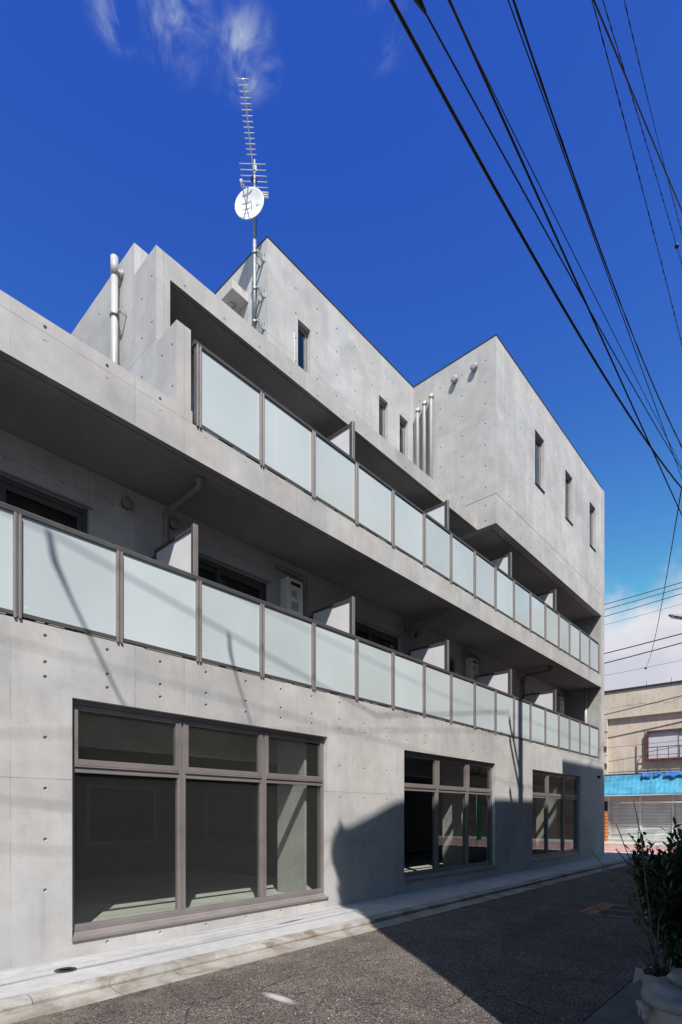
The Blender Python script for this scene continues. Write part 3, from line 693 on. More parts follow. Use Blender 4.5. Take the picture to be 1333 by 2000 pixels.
# ---- partitions between the flats
def partition(x, zf, zt):
    p = MB(); y0, y1 = .075, 1.06
    p.box(x - .03, x + .03, y0, y0 + .05, zf, zt); p.box(x - .022, x + .022, y0 + .05, y1, zt - .05, zt - .012); p.box(x - .022, x + .022, y1 - .03, y1, zf, zt - .05)
    p.box(x - .022, x + .022, y0 + .05, y1 - .03, zf + .15, zf + .19)
    fr = p.build('balcony_partition', M['bronze_dark'], B)
    tb(x - .006, x + .006, y0 + .05, y1 - .03, zf + .19, zt - .05).build('board', M['board'], fr)
    q = MB(); q.box(x - .036, x + .036, y0 - .012, y0 - .001, zf, zt + .004); q.build('post', M['bronze'], fr, bevel=.002)
    for z in (zt - .12, zf + 1.2): tb(x - .015, x + .015, y1, 1.249, z, z + .04).build('bracket', M['bronze_dark'], fr)
for xp in (.79, 3.89, 6.99, 10.09, 13.19, 16.25):
    partition(xp, 3.29, 5.20)
    if xp > 4: partition(xp, 6.21, 8.19)

# ---- balcony windows and fittings
for a, b in BW:
    w = MB(); y = Y2 + .05; z0, z1 = 3.32, 5.487
    w.box(a + .003, a + .06, y, y + .1, z0, z1); w.box(b - .06, b - .003, y, y + .1, z0, z1); w.box(a + .06, b - .06, y, y + .1, z1 - .06, z1); w.box(a + .06, b - .06, y, y + .1, z0, z0 + .06)
    fr = w.build('balcony_window', M['bronze_dark'], B)
    mid = (a + b) / 2 if b - a > 1.7 else a + (b - a) * .55
    for (sa, sb, yy) in ((a + .062, mid + .03, y + .055), (mid - .03, b - .062, y + .015)):
        q = MB(); q.box(sa, sa + .06, yy, yy + .035, z0 + .062, z1 - .062); q.box(sb - .06, sb, yy, yy + .035, z0 + .062, z1 - .062); q.box(sa + .06, sb - .06, yy, yy + .035, z1 - .13, z1 - .062); q.box(sa + .06, sb - .06, yy, yy + .035, z0 + .062, z0 + .16)
        q.build('sash', M['bronze_dark'], fr); tb(sa + .06, sb - .06, yy + .014, yy + .02, z0 + .16, z1 - .13).build('pane', M['glass'], fr)
    q = MB()
    for k in range(40):
        zz = z1 - .1 - k * .05
        q.add([(a + .08, y + .16, zz), (b - .08, y + .16, zz), (b - .08, y + .195, zz - .03), (a + .08, y + .195, zz - .03)], [(0, 1, 2, 3)])
    q.build('window_blind', M['curtain'], fr)['kind'] = 'stuff'
    tb(a - .04, b + .04, Y2 - .02, Y2 - .002, z1 + .004, z1 + .028).build('drip_mould', M['bronze'], fr)
def vent_cap(loc, axis, r=.085, mat='vent_grey', name='vent_cap'):
    m = MB(); m.lathe([(r * .86, .0), (r * .86, .05), (r * 1.0, .055), (r * 1.02, .082), (r * .95, .092), (r * .4, .098), (0, .098)], 20, loc, axis)
    return m.build(name, M[mat], B)
for x, z in ((3.54, 5.76), (4.25, 5.76), (10.2, 5.72), (10.62, 5.7), (13.6, 5.7), (16.6, 5.7), (19.2, 5.7)):
    vent_cap((x, Y2 - .001, z), (0, -1, 0), .075, 'pvc_grey')
vent_cap((12.2, 1.11, 12.56), (-1, 0, 0), .09); vent_cap((12.2, .56, 12.57), (-1, 0, 0), .09)
vent_cap((19.98, -.0, 2.78), (0, -1, 0), .05, 'flash')
# soffit drains with their pipes
for x in (4.12, 10.4, 16.55):
    m = MB(); m.tube([(x, .33, 5.90), (x, .36, 5.885), (x, 1.12, 5.86), (x, 1.17, 5.83), (x, 1.18, 5.78), (x, 1.18, 3.3)], .043, 12)
    for z in (4.95,): m.box(x - .06, x + .06, 1.14, 1.25, z, z + .03)
    m.build('drain_pipe', M['pvc_grey'], B)
    m = MB(); m.lathe([(.075, 0), (.075, -.03), (.045, -.05), (.045, -.10), (.02, -.12), (.0, -.12)], 16, (x, .33, 5.994)); m.build('soffit_drain', M['pvc_grey'], B)
m = MB(); m.tube([(20.3, .5, 5.99), (20.3, .5, 3.3)], .045, 12); m.tube([(20.3, .5, 5.8), (20.3, .5, 5.72)], .055, 12); m.build('drain_pipe', M['pvc'], B)
# exhaust duct over the heaters
for x in (6.55, 13.1, 19.55):
    m = MB(); m.tube([(x - .3, Y2 - .05, 5.82), (x + .28, Y2 - .08, 5.8), (x + .34, Y2 - .09, 5.77), (x + .36, Y2 - .09, 5.70), (x + .36, Y2 - .09, 3.3)], .036, 10); m.build('service_pipe', M['pvc_grey'], B)
# outside pipes: three on the corner block, one on the left wall, a conduit
for y, zt in ((2.2, 12.34), (1.99, 12.42), (1.78, 12.5)):
    m = MB(); m.tube([(12.1, y, 8.84), (12.1, y, zt - .1), (12.105, y, zt - .03), (12.14, y, zt), (12.198, y, zt + .01)], .045, 12)
    m.tube([(12.1, y, zt - .12), (12.1, y, zt - .02)], .054, 12); m.box(12.11, 12.2, y - .06, y + .06, 10.2, 10.23); m.build('vent_pipe', M['pvc'], B)
m = MB(); px_, py_ = 3.47, 1.42
m.tube([(px_, py_, 6.30), (px_, py_, 9.22)], .047, 14); m.tube([(px_, py_, 8.96), (px_, py_, 9.225)], .052, 14); m.tube([(px_, py_, 9.05), (3.577, py_, 9.05)], .04, 12); m.tube([(3.54, py_, 9.05), (3.577, py_, 9.05)], .06, 12)
dp = m.build('downpipe', M['pvc'], B); m = MB(); m.tube([(px_, py_, 8.40), (px_, py_, 8.43)], .064, 14); m.box(3.49, 3.577, py_ - .15, py_ - .135, 8.39, 8.44); m.box(px_, px_ + .02, py_ - .15, py_ - .04, 8.4, 8.43); m.build('pipe_bracket', M['galv'], dp)
m = MB(); m.tube([(7.78, 2.38, 8.84), (7.78, 2.38, 11.6)], .016, 8); m.build('conduit', M['pvc'], B)
# slit windows of the top floor
def slit(x0, x1, z0, z1, y):
    w = MB(); yf = y + .09
    w.box(x0 + .002, x0 + .03, yf, yf + .07, z0 + .002, z1 - .002); w.box(x1 - .03, x1 - .002, yf, yf + .07, z0 + .002, z1 - .002)
    w.box(x0 + .03, x1 - .03, yf, yf + .07, z1 - .03, z1 - .002); w.box(x0 + .03, x1 - .03, yf, yf + .07, z0 + .002, z0 + .035)
    fr = w.build('slit_window', M['bronze'], B)
    q = MB(); a, b = x0 + .034, x1 - .034
    q.box(a, a + .035, yf + .008, yf + .05, z0 + .04, z1 - .034); q.box(b - .035, b, yf + .008, yf + .05, z0 + .04, z1 - .034); q.box(a + .035, b - .035, yf + .008, yf + .05, z1 - .075, z1 - .034); q.box(a + .035, b - .035, yf + .008, yf + .05, z0 + .04, z0 + .085)
    q.build('sash', M['alu'], fr); tb(a + .035, b - .035, yf + .024, yf + .03, z0 + .085, z1 - .075).build('pane', M['glass_up'], fr)
    tb(x0 - .012, x1 + .012, y - .03, y + .09, z0 - .022, z0 - .001).build('sill', M['bronze_dark'], fr)
    tb(x0 - .2, x1 + .2, y + .5, y + .55, z0 - .3, z1 + .2).build('room_screen', M['curtain'], fr)
for a, b in LW: slit(a, b, 10.58, 12.0, VY)
for a, b in RWN: slit(a, b, 10.58, 12.04, 0)

# ================================================================== THINGS ON THE BUILDING
def heater():
    h = thing('water_heater', '', 'water heater', (6.55, Y2, 4.98), 0, 'gas water heaters on the balcony walls')
    m = MB(); m.box(-.19, .19, -.2, -.012, 0, .66); m.build('case', M['heater'], h, bevel=.012)
    m = MB(); m.box(-.185, .185, -.214, -.2005, .01, .65); m.build('front_cover', M['heater'], h, bevel=.005)
    m = MB(); m.prism([(-.12, .555), (-.1, .535), (.1, .535), (.12, .555), (.12, .575), (.1, .595), (-.1, .595), (-.12, .575)], 1, -.22, -.2145); m.build('exhaust_slot', M['black'], h)
    m = MB(); m.box(-.10, .03, -.2165, -.2145, .33, .45); m.build('label_plate', M['label'], h)
    m = MB(); m.box(-.10, .07, -.2165, -.2145, .1, .25); m.build('label_plate', M['label'], h)
    m = MB()
    for k in range(9): m.box(-.15 + k * .034, -.135 + k * .034, -.2165, -.2145, .035, .055)
    m.build('louvre', M['black'], h)
    m = MB()
    for xx in (-.1, 0, .09): m.tube([(xx, -.1, -.5), (xx, -.1, 0)], .012, 8)
    m.build('copper_pipe', M['pvc_grey'], h)
    m = MB(); m.box(-.12, .12, -.012, -.001, -.03, .70); m.build('mounting_bracket', M['galv'], h)
    return h
h0 = heater(); h0['label'] = 'ivory gas water heater with dark slot, nearest of those above the lower railing'
for x, lb in ((13.1, 'ivory gas water heater between the middle white balcony partitions, lower balcony'), (19.5, 'farthest ivory gas water heater, by the end wall of the lower balcony')):
    c = copy_tree(h0); c.location = (x, Y2, 4.98); c['label'] = lb

# antenna mast with a comb-shaped aerial
A = thing('tv_antenna', 'white comb shaped television antenna on a steel mast bracketed to the rooftop block', 'antenna', (6.86, 2.56, 11.2))
def L(p): return (p[0] - 6.86, p[1] - 2.56, p[2] - 11.2)
m = MB(); m.tube([(0, 0, 0), (0, 0, 1.75)], .034, 12); m.build('mast', M['galv'], A)
m = MB(); m.tube([(0, 0, 1.70), (0, 0, 3.35)], .022, 10); m.build('upper_mast', M['galv'], A)
for z in (.12, .78, 1.5):
    m = MB(); m.box(.02, .199, -.07, -.06, z - .07, z + .05); m.box(.02, .199, .06, .07, z - .07, z + .05); m.box(.190, .199, -.12, .12, z - .09, z + .07); m.tube([(0, 0, z - .03), (0, 0, z + .02)], .05, 12); m.box(-.01, .06, -.08, .08, z - .02, z + .0)
    m.build('mast_bracket', M['galv'], A, bevel=.002)
bz = 3.19; d0 = Vector((-.72, -.69, 0)).normalized(); side = Vector((d0.y, -d0.x, 0)); p0 = Vector((.30, .33, bz))
m = MB(); m.tube([p0 - d0 * .05, p0 + d0 * 1.76], .013, 8); m.box(-.03, .03, -.03, .03, bz - .06, bz + .06); m.build('boom', M['white_pl'], A)
rodd = None
for k in range(14):
    q = p0 + d0 * (.656 + k * .0838)
    m = MB(); m.tube([q - side * .095 + Vector((0, 0, .014)), q + side * .095 + Vector((0, 0, .014))], .008, 6); m.build('director_rod', M['white_pl'], A)
for k in range(5):
    q = p0 + d0 * (.14 + k * .1)
    m = MB(); m.tube([q - side * .26 + Vector((0, 0, -.03)), q + side * .26 + Vector((0, 0, -.03))], .008, 6); m.build('reflector_rod', M['white_pl'], A)
m = MB(); q = p0 - d0 * .02
for s_ in (-.05, 0, .05): m.tube([q - side * .26 + Vector((0, 0, s_)), q + side * .26 + Vector((0, 0, s_))], .016, 6)
m.build('corner_reflector', M['white_pl'], A)
m = MB(); q = p0 + d0 * .3; m.box(q.x - .05, q.x + .05, q.y - .04, q.y + .04, bz - .1, bz - .02); m.build('feed_box', M['black'], A)
m = MB(); m.tube([q + Vector((0, 0, -.1)), (.04, .02, 2.9), (.045, 0, 2.2), (.05, .01, 1.2), (.06, 0, .3), (.19, .05, .0)], .006, 6); m.build('aerial_lead', M['cable'], A)
# dish
DZ = Vector((6.745, 2.555, 13.54)); dn = Vector((-.85, -.52, -.03)).normalized()
S = thing('satellite_dish', 'round white satellite dish with feed arm, clamped to the antenna mast', 'satellite dish', tuple(DZ))
m = MB(); pr = [(0, .0), (.1, .006), (.2, .024), (.28, .047), (.297, .052), (.302, .048), (.300, .038), (.2, .008), (.1, -.010), (0, -.014)]
m.lathe(pr, 36, (0, 0, 0), dn); m.build('dish', M['dish'], S)
ax = Vector((0, 0, 1)).cross(dn).normalized(); up2 = dn.cross(ax).normalized()
m = MB(); f0 = -up2 * .29 + dn * .04; f1 = dn * .36 - ax * .03 + up2 * .03
m.tube([f0, f0 * .6 + f1 * .4 - up2 * .04, f1], .009, 8); m.build('feed_arm', M['galv'], S)
m = MB(); m.tube([f1 + dn * .05 + up2 * .02, f1 - dn * .06 + up2 * .02], [.03, .034], 12); m.build('feed_horn', M['dish'], S)
m = MB(); m.box(.01, .13, -.04, .05, -.09, .05); m.tube([(.115, .005, -.12), (.115, .005, .09)], .037, 12); m.build('dish_clamp', M['galv'], S)
m = MB(); ec = ax * .14 - up2 * .06 + dn * .0205
for k in range(3):
    m.tube([ec + ax * (math.cos(t_) * (.03 + .018 * k)) + up2 * (math.sin(t_) * (.03 + .018 * k)) + dn * (.004 + .003 * k) for t_ in [.3 + .22 * j for j in range(8)]], .003, 4)
m.build('printed_emblem', M['emblem'], S)

# ================================================================== ACROSS THE CROSS STREET
SB = thing('shop_building', 'two storey beige stucco shop with blue awning and closed shutters at the corner', 'building', (32, 0, 0))
def sb(m, name, mat, parent=None, bevel=0.): return m.build(name, M[mat], SB if parent is None else parent, bevel) if False else _sb(m, name, mat, parent, bevel)
def _sb(m, name, mat, parent, bevel):
    m.v = [(x - 32, y, z) for x, y, z in m.v]; return m.build(name, M[mat], parent or SB, bevel)
YA, YB = -3.25, 9.5
m = MB(); m.box(32.17, 40, YA, YB, 2.2, 8.2); _sb(m, 'wall', 'stucco', None, 0)
m = MB(); m.box(32.0, 32.168, YA, YB, 6.72, 8.2); m.box(32.0, 32.168, 3.06, YB, 2.6, 6.718); _sb(m, 'projecting_band', 'stucco', None, .01)
m = MB(); m.box(31.93, 40.05, YA - .05, YB + .05, 8.203, 8.29); _sb(m, 'roof_coping', 'flash', None, .01)
for y in (1.2, .05): m = MB(); m.tube([(32.3, y, 8.29), (32.3, y, 8.6)], .012, 6); _sb(m, 'roof_rod', 'flash', None, 0)
m = MB(); m.box(32.35, 40, YA, YB, -.1, 2.198); m.box(32.16, 32.348, 3.05, YB, -.1, 2.198); _sb(m, 'ground_floor_wall', 'dark_in', None, 0)
m = MB(); m.box(32.0, 32.7, YA, YB, -.1, .12); _sb(m, 'step', 'pave', None, .01)
# shutters with real corrugation
ySh = [(1.53, 2.98), (.02, 1.39), (-1.5, -.14), (-3.1, -1.64)]
for a, b in ySh:
    m = MB(); pts = []
    z = .14; k = 0
    vs = []; fs = []
    while z < 2.5:
        vs += [(32.20, a, z), (32.20, b, z), (32.176, a, z + .04), (32.176, b, z + .04), (32.20, a, z + .068), (32.20, b, z + .068)]
        o = k * 6; fs += [(o, o + 1, o + 3, o + 2), (o + 2, o + 3, o + 5, o + 4)]
        z += .076; k += 1
    m.add(vs, fs); m.box(32.17, 32.21, a, b, .125, .20); _sb(m, 'roller_shutter', 'shutter', None, 0)
for y in (1.46, -.06, -1.57, -3.17, 3.02): m = MB(); m.box(32.13, 32.25, y - .06, y + .06, .121, 2.6); _sb(m, 'shutter_post', 'shutter', None, .005)
# awning
aw = MB(); K = 60; vs = []; fs = []
for k in range(K + 1):
    y = YA + (3.35 - YA) * k / K; dx = .007 * (k % 2)
    vs += [(31.998 - .12 - dx, y, 3.62), (31.50 - dx, y, 2.60), (31.495 - dx, y, 2.50 - .012 * (k % 2))]
for k in range(K): o = k * 3; fs += [(o, o + 3, o + 4, o + 1), (o + 1, o + 4, o + 5, o + 2)]
aw.add(vs, fs); aw_o = _sb(aw, 'awning', 'awning', None, 0)
m = MB(); m.box(31.465, 31.492, YA, 3.35, 2.46, 2.50); _sb(m, 'awning_edge', 'white_pl', aw_o, 0)
m = MB(); m.box(31.85, 31.995, YA, 3.35, 3.62, 3.66); _sb(m, 'awning_ledge', 'flash', aw_o, 0)
r = random.Random(4)
for ya, yb, sag in ((1.30, .78, .30), (.70, .40, .22), (.22, -.72, .34)):      # torn older canvas bunched along the top
    m = MB(); n = 5; vs = []; fs = []; rows = 5
    for k in range(n + 1):
        y = ya + (yb - ya) * k / n; w = sag * (.75 + r.uniform(-.25, .3)); ph = r.uniform(-.04, .04)
        for j_ in range(rows):
            q = j_ / (rows - 1); vs.append((31.84 - .10 * math.sin(q * 2.6) - w * q * .42 + r.uniform(-.03, .02), y + ph * q, 3.665 - .03 * q - w * q))
    for k in range(n):
        for j_ in range(rows - 1): o = k * rows + j_; fs.append((o, o + 1, o + rows + 1, o + rows))
    m.add(vs, fs, True); _sb(m, 'torn_canvas', 'canvas', aw_o, 0)
m = MB(); m.tube([(31.6, 2.29, 2.10), (31.6, -3, 2.08)], .022, 8); _sb(m, 'awning_pole', 'white_pl', None, 0)
# upper window with its red guard rail
wy0, wy1, wz0, wz1 = -1.75, 1.14, 4.28, 5.87
m = MB(); x0, x1 = 31.98, 32.17
m.box(x0, x1, wy1 - .09, wy1, wz0, wz1); m.box(x0, x1, wy0, wy0 + .09, wz0, wz1); m.box(x0, x1, wy0 + .09, wy1 - .09, wz1 - .09, wz1); m.box(x0, x1, wy0 + .09, wy1 - .09, wz0, wz0 + .12)
uw = _sb(m, 'upper_window', 'rust', None, .005)
m = MB(); m.box(32.12, 32.14, wy0 + .09, -.31, wz0 + .12, wz1 - .09); _sb(m, 'pane', 'curtain_white', uw, 0)
m = MB(); m.box(32.10, 32.118, -.31, wy1 - .09, wz0 + .12, wz1 - .09); _sb(m, 'pane', 'curtain_white', uw, 0)
m = MB(); m.box(32.08, 32.12, -.34, -.29, wz0 + .12, wz1 - .09); _sb(m, 'meeting_stile', 'alu', uw, 0)
m = MB(); gx = 31.80
m.box(gx - .02, gx + .02, wy0, wy1 + .05, 4.95, 4.99); m.box(gx - .02, gx + .02, wy0, wy1 + .05, 4.33, 4.37); m.box(gx - .015, gx + .015, wy0, wy1, 4.55, 4.575)
for k in range(6): y = wy1 - .05 - k * .5; m.box(gx - .015, gx + .015, y - .015, y + .015, 4.37, 4.95)
m.box(gx - .02, gx + .02, wy1 + .01, wy1 + .05, 4.2, 5.9)
for z in (4.35, 4.97): m.box(gx, 32.0, wy1 + .0, wy1 + .03, z - .015, z + .015)
_sb(m, 'guard_rail', 'rust', uw, 0)
for z in (4.95, 4.0): m = MB(); m.box(31.97, 31.999, 3.1, 3.24, z, z + .28); _sb(m, 'wall_bracket', 'rust', None, 0)
# stack of crates by the shutter
def crate(z, label, ty):
    c = thing('bottle_crate', label, 'crate', (31.62, 3.17, z), ty, 'orange crates stacked by the shutter')
    m = MB(); w, d, h = .19, .19, .178
    for s_ in (-1, 1):
        m.box(-w, w, s_ * d - .012, s_ * d + .012, 0, .05); m.box(-w, w, s_ * d - .012, s_ * d + .012, .12, h)
        m.box(s_ * w - .012, s_ * w + .012, -d, d, 0, .05); m.box(s_ * w - .012, s_ * w + .012, -d, d, .12, h)
        for q in (-w, -.06, .06, w): m.box(q - .012, q + .012, s_ * d - .010, s_ * d + .010, .05, .12); m.box(s_ * w - .010, s_ * w + .010, q - .012, q + .012, .05, .12)
    m.build('crate_body', M['crate'], c)
    m = MB(); m.box(-w + .013, w - .013, -d + .013, d - .013, .006, .016); m.build('crate_floor', M['crate'], c)
names = ['lowest', 'second from the bottom', 'third from the bottom', 'fourth from the bottom', 'middle', 'fourth from the top', 'third from the top', 'second from the top', 'topmost']
for k in range(9): crate(.002 + k * .182, 'orange plastic crate beside the shutters, %s of its stack' % names[k], random.Random(k).uniform(-.05, .05))

# ================================================================== OPPOSITE SIDE OF THE LANE (behind the lens: throws the shade)
HY = -5.75
H = thing('opposite_house', 'grey three storey house across the lane whose shadow falls on the road', 'house', (2.64, HY, -.07))
prof = [(2.64, 0), (19.2, 0), (19.2, 9.6), (16.45, 9.6), (16.45, 12.05), (12.46, 12.05), (12.46, 10.78), (4.6, 10.78), (3.9, 10.62), (3.2, 10.38), (2.64, 10.2)]
m = MB(); m.prism([(x - 2.64, z + .07) for x, z in prof], 1, -14, 0); m.build('wall', M['house'], H)
for wx in (5, 8, 11, 14.5):
    for wz in (.9, 3.9, 6.9):
        m = MB(); m.box(wx - 2.64, wx - 2.64 + 1.6, .003, .05, wz, wz + 1.3); f_ = m.build('window', M['bronze'], H); m = MB(); m.box(wx - 2.58, wx - 2.7 + 1.6, .051, .054, wz + .06, wz + 1.24); m.build('pane', M['glass_up'], f_)
def leaf_cloud(name, mat, parent, n, fn, size, seed):
    r = random.Random(seed); m = MB()
    for i in range(n):
        p = Vector(fn(r)); a = Vector((r.uniform(-1, 1), r.uniform(-1, 1), r.uniform(-.6, .6))).normalized(); b = a.cross(Vector((r.uniform(-1, 1), r.uniform(-1, 1), r.uniform(.2, 1)))).normalized(); n_ = a.cross(b)
        l = size * r.uniform(.7, 1.3); w = l * .36
        m.add([p, p + a * l * .5 + b * w + n_ * l * .08, p + a * l - n_ * l * .1, p + a * l * .5 - b * w + n_ * l * .08], [(0, 1, 2, 3)])
    return m.build(name, mat, parent)
T = thing('climbing_shrub', 'leafy climbing shrub on the corner of the house across the lane', 'shrub', (2.56, HY + .02, -.07))
def crown(r):
    while True:
        p = Vector((r.uniform(-1, 1), r.uniform(-1, 1), r.uniform(-1, 1)))
        if p.length < 1: break
    if r.random() < .72: return (p.x * .30 + .05, p.y * .2, 9.72 + p.z * .40)
    return (p.x * .10 + .02, p.y * .15, 9.3 + p.z * .9)
leaf_cloud('foliage', M['leaf2'], T, 2600, crown, .085, 5)['kind'] = 'stuff'
m = MB(); m.tube([(.22, .06, 0), (.2, .07, 4), (.16, .06, 7), (-.05, .05, 9.9)], [.03, .025, .02, .01], 6); m.build('stem', M['bark'], T)
BH = thing('added_brown_building', 'dark brown tiled building added down the cross street to darken window reflections', 'building', (32.4, -16, 0))  # out of view; added to darken what the shop windows mirror
m = MB(); m.box(0, 12, -8, 12.5, -.1, 14); m.build('wall', M['brown'], BH)
for k in range(4):
    for j in range(4):
        m = MB(); m.box(-.04, -.002, -6 + j * 4.4, -3.6 + j * 4.4, 1 + k * 3.2, 2.4 + k * 3.2); m.build('window', M['bronze_dark'], BH)
# green banner that shows in the shop window's reflection
G = thing('banner_flag', 'tall green banner on a pole by the cross street, seen mirrored in the shop window', 'banner', (23.2, -6.1, -.08))
m = MB(); m.tube([(0, 0, 0), (0, 0, 2.5)], .018, 8); m.build('pole', M['white_pl'], G)
m = MB(); m.prism([(.02, .35), (.46, .37), (.47, 2.35), (.02, 2.4)], 1, -.004, .004); m.build('cloth', M['green'], G)

# ================================================================== POLE, LAMP AND CABLES
PX, PY = 9.86, -5.2
U = thing('utility_pole', 'concrete utility pole with crossarms carrying the overhead cables', 'utility pole', (PX, PY, -.08))
m = MB(); m.tube([(0, 0, 0), (0, 0, 12.8)], [.15, .11], 18); m.build('shaft', M['pole'], U)
for z in (7.42, 8.8, 10.1, 10.6): m = MB(); m.box(-.04, .04, -.2, .90, z - .04, z + .04); m.build('crossarm', M['galv'], U)
m = MB(); m.box(-.04, .04, .1, .9, 6.3, 6.38); m.build('crossarm', M['galv'], U)
m = MB()
for y, z in ((.86, 7.46), (.86, 8.84), (.86, 10.14), (.86, 10.64)): m.lathe([(.05, 0), (.05, .03), (.03, .045), (.05, .06), (.03, .1), (0, .11)], 10, (0, y, z))
m.build('insulator', M['white_pl'], U)
# lines run along the lane, parallel to the building front: (x, y, z) of sag curve z = a x2 + b x + c
lines = [
 ('A', .0130, -.0433, 5.7588, -4.25, .0105, 'thick black cable, leftmost of the overhead cables crossing the top edge'),
 ('B', .0038, .0720, 5.8035, -4.25, .0055, 'black cable with a fat splice sleeve at the top edge'),
 ('C', .0004, -.0342, 6.4696, -4.25, .008, 'thick black cable right of the spliced one, crossing over it lower down'),
 ('D', .0028, .0460, 6.1243, -4.28, .0035, 'thin black wire just left of the second thick cable at the top'),
 ('E', .0229, -.3392, 8.4731, -4.21, .0075, 'lumpy wrapped cable running to the insulator at the right edge'),
 ('F', .0013, -.1028, 7.6342, -4.25, .0045, 'thin wire close along the left side of the lumpy wrapped cable'),
 ('G', -.0095, .0303, 9.466, -4.25, .006, 'twisted thin wire, left one of the three at the upper right'),
 ('H', -.0048, .1705, 8.8923, -4.25, .0055, 'twisted thin wire, middle one of the three at the upper right'),
 ('I', .0203, -.3372, 11.9386, -4.25, .0055, 'twisted thin wire, right one of the three at the upper right')]
x_start = dict(A=2.26, B=2.57, C=2.84, D=2.75, E=3.82, F=3.64, G=5.49, H=5.83, I=6.61)
for key, a, b, c, y, rad, lab in lines:
    f = lambda x: a * x * x + b * x + c
    xs0 = x_start[key] - .6; sl = max(-.12, min(.12, 2 * a * xs0 + b))
    pts = [(-14, y, f(xs0) + sl * (-14 - xs0)), (-6, y, f(xs0) + sl * (-6 - xs0)), (xs0 - 1.5, y, f(xs0) - sl * 1.5)]
    pts += [(xs0 + (PX - xs0) * k / 14, y, f(xs0 + (PX - xs0) * k / 14)) for k in range(15)]
    xe = PX; se = 2 * a * xe + b
    pts += [(PX + 1, y, f(PX) + max(-.02, min(.05, se))), (21, y - .05, f(PX) - .3), (40, y - .1, f(PX) + .8)]
    m = MB(); n = 6
    if key in 'E':
        q = []; rr_ = []
        for p_, p2 in zip(pts, pts[1:]):
            S_ = max(2, int((Vector(p2) - Vector(p_)).length / .12))
            for j in range(S_): q.append(Vector(p_).lerp(Vector(p2), j / S_)); rr_.append(rad * (1 + .35 * math.sin(len(q) * 1.9) * (len(q) % 3 == 0)))
        m.tube(q, rr_, 6)
    elif key in 'GHI':
        for ph in (0, math.pi):
            q = []
            for p_, p2 in zip(pts, pts[1:]):
                S_ = max(2, int((Vector(p2) - Vector(p_)).length / .1))
                for j in range(S_):
                    w_ = Vector(p_).lerp(Vector(p2), j / S_); th = ph + w_.x * 22; q.append(w_ + Vector((0, math.cos(th), math.sin(th))) * rad * .7)
            m.tube(q, rad * .62, 4)
    else: m.tube(pts, rad, 8)
    if key == 'B':
        x_ = 2.50; o_ = [(x_ - .42 + .1 * j, y, f(x_ - .42 + .1 * j)) for j in range(6)]
        o = tag(m.build('overhead_cable', M['cable']), lab, 'cable', 'overhead cables along the lane')
        m = MB(); m.tube(o_, [.01, .022, .027, .027, .022, .008], 12); m.build('splice_sleeve', M['cable'], o)
    else:
        o = tag(m.build('overhead_cable', M['cable']), lab, 'cable', 'overhead cables along the lane')
        if key == 'H':
            m = MB(); m.lathe([(.0, -.03), (.03, -.02), (.03, .02), (0, .03)], 8, (9.45, y, f(9.45))); m.build('cable_tag', M['cable'], o)
# two service drops over the near end of the lane; their shadows cross the frosted panes
for (p_, q_, r_, lab) in (((-1.0, -4.2, 10.95), (1.42, -4.25, 10.5), .011, 'higher'), ):
    pass
drops = [((-14, -4.3, 12.6), (-.77, -4.0, 10.62), (1.35, -4.0, 10.16), (4.6, -4.1, 9.6), (9.86, -4.3, 10.76))]
m = MB(); m.tube(drops[0], .009, 8); dc = tag(m.build('overhead_cable', M['cable']), 'service cable above the near end of the lane with two hanging drop wires', 'cable', 'overhead cables along the lane')
m = MB(); m.tube([(-.77, -4.0, 10.62), (-.72, -4.0, 10.35), (-.55, -4.0, 10.0), (-.015, -4.0, 9.0), (.45, -3.9, 8.3)], [.03, .035, .02, .015, .013], 8)
m.build('drop_wire', M['cable'], dc)
m = MB(); m.tube([(1.48, -4.0, 10.14), (1.50, -4.0, 9.9), (1.62, -4.0, 9.5), (1.80, -4.0, 9.08), (1.9, -4.0, 8.8)], [.02, .026, .014, .01, .01], 8); m.build('drop_wire', M['cable'], dc)
# lines along the cross street
for (z0, z1, rad, lab) in ((11.64, 11.79, .016, 'topmost of the wires over the cross street'), (11.39, 11.56, .015, 'second wire from the top over the cross street'), (11.05, 11.29, .015, 'third wire from the top over the cross street'),
                           (10.65, 10.83, .007, 'thin grey wire below the top three over the cross street'), (9.26, 9.51, .024, 'upper of the two thick cables over the cross street'), (8.79, 9.10, .024, 'lower of the two thick cables over the cross street'),
                           (8.19, 8.33, .007, 'thin wire crossing just above the beige roof'), (6.90, 7.41, .024, 'black cable sagging in front of the beige upper wall'),
                           (5.08, 5.17, .010, 'thin cable stretched level with the beige building window'), (5.62, 6.06, .010, 'thin cable between the sagging one and the window of the beige building')):
    near = z0 < 7.5
    cx_, y0, y1 = (31.55, 3.07, -.55) if near else (28, 2.05, -1.16); s_ = (z1 - z0) / (y1 - y0)
    pts = []
    for k in range(21):
        y = 16 - 34 * k / 20; dy = y - (y0 + y1) / 2
        pts.append((cx_, y, (z0 + z1) / 2 + s_ * dy * (.35 if near and abs(dy) > 4 else 1) + .0035 * dy * dy))
    m = MB(); m.tube(pts, rad, 6); tag(m.build('street_cable', M['cable']), 'black ' + lab if 'thick' not in lab and 'grey' not in lab and 'black' not in lab else lab, 'cable', 'cables across the cross street')
m = MB(); p_ = Vector((9.86, -4.24, 6.58)); q_ = Vector((28, .284, 8.24)); m.tube([p_.lerp(q_, k / 10) - Vector((0, 0, .5 * math.sin(math.pi * k / 10))) for k in range(11)], .008, 6); m.lathe([(0, -.06), (.05, -.03), (.05, .03), (0, .06)], 8, tuple(q_))
tag(m.build('drop_wire', M['cable']), 'thin drop wire falling steeply to a small knot on the cloud bank', 'wire')
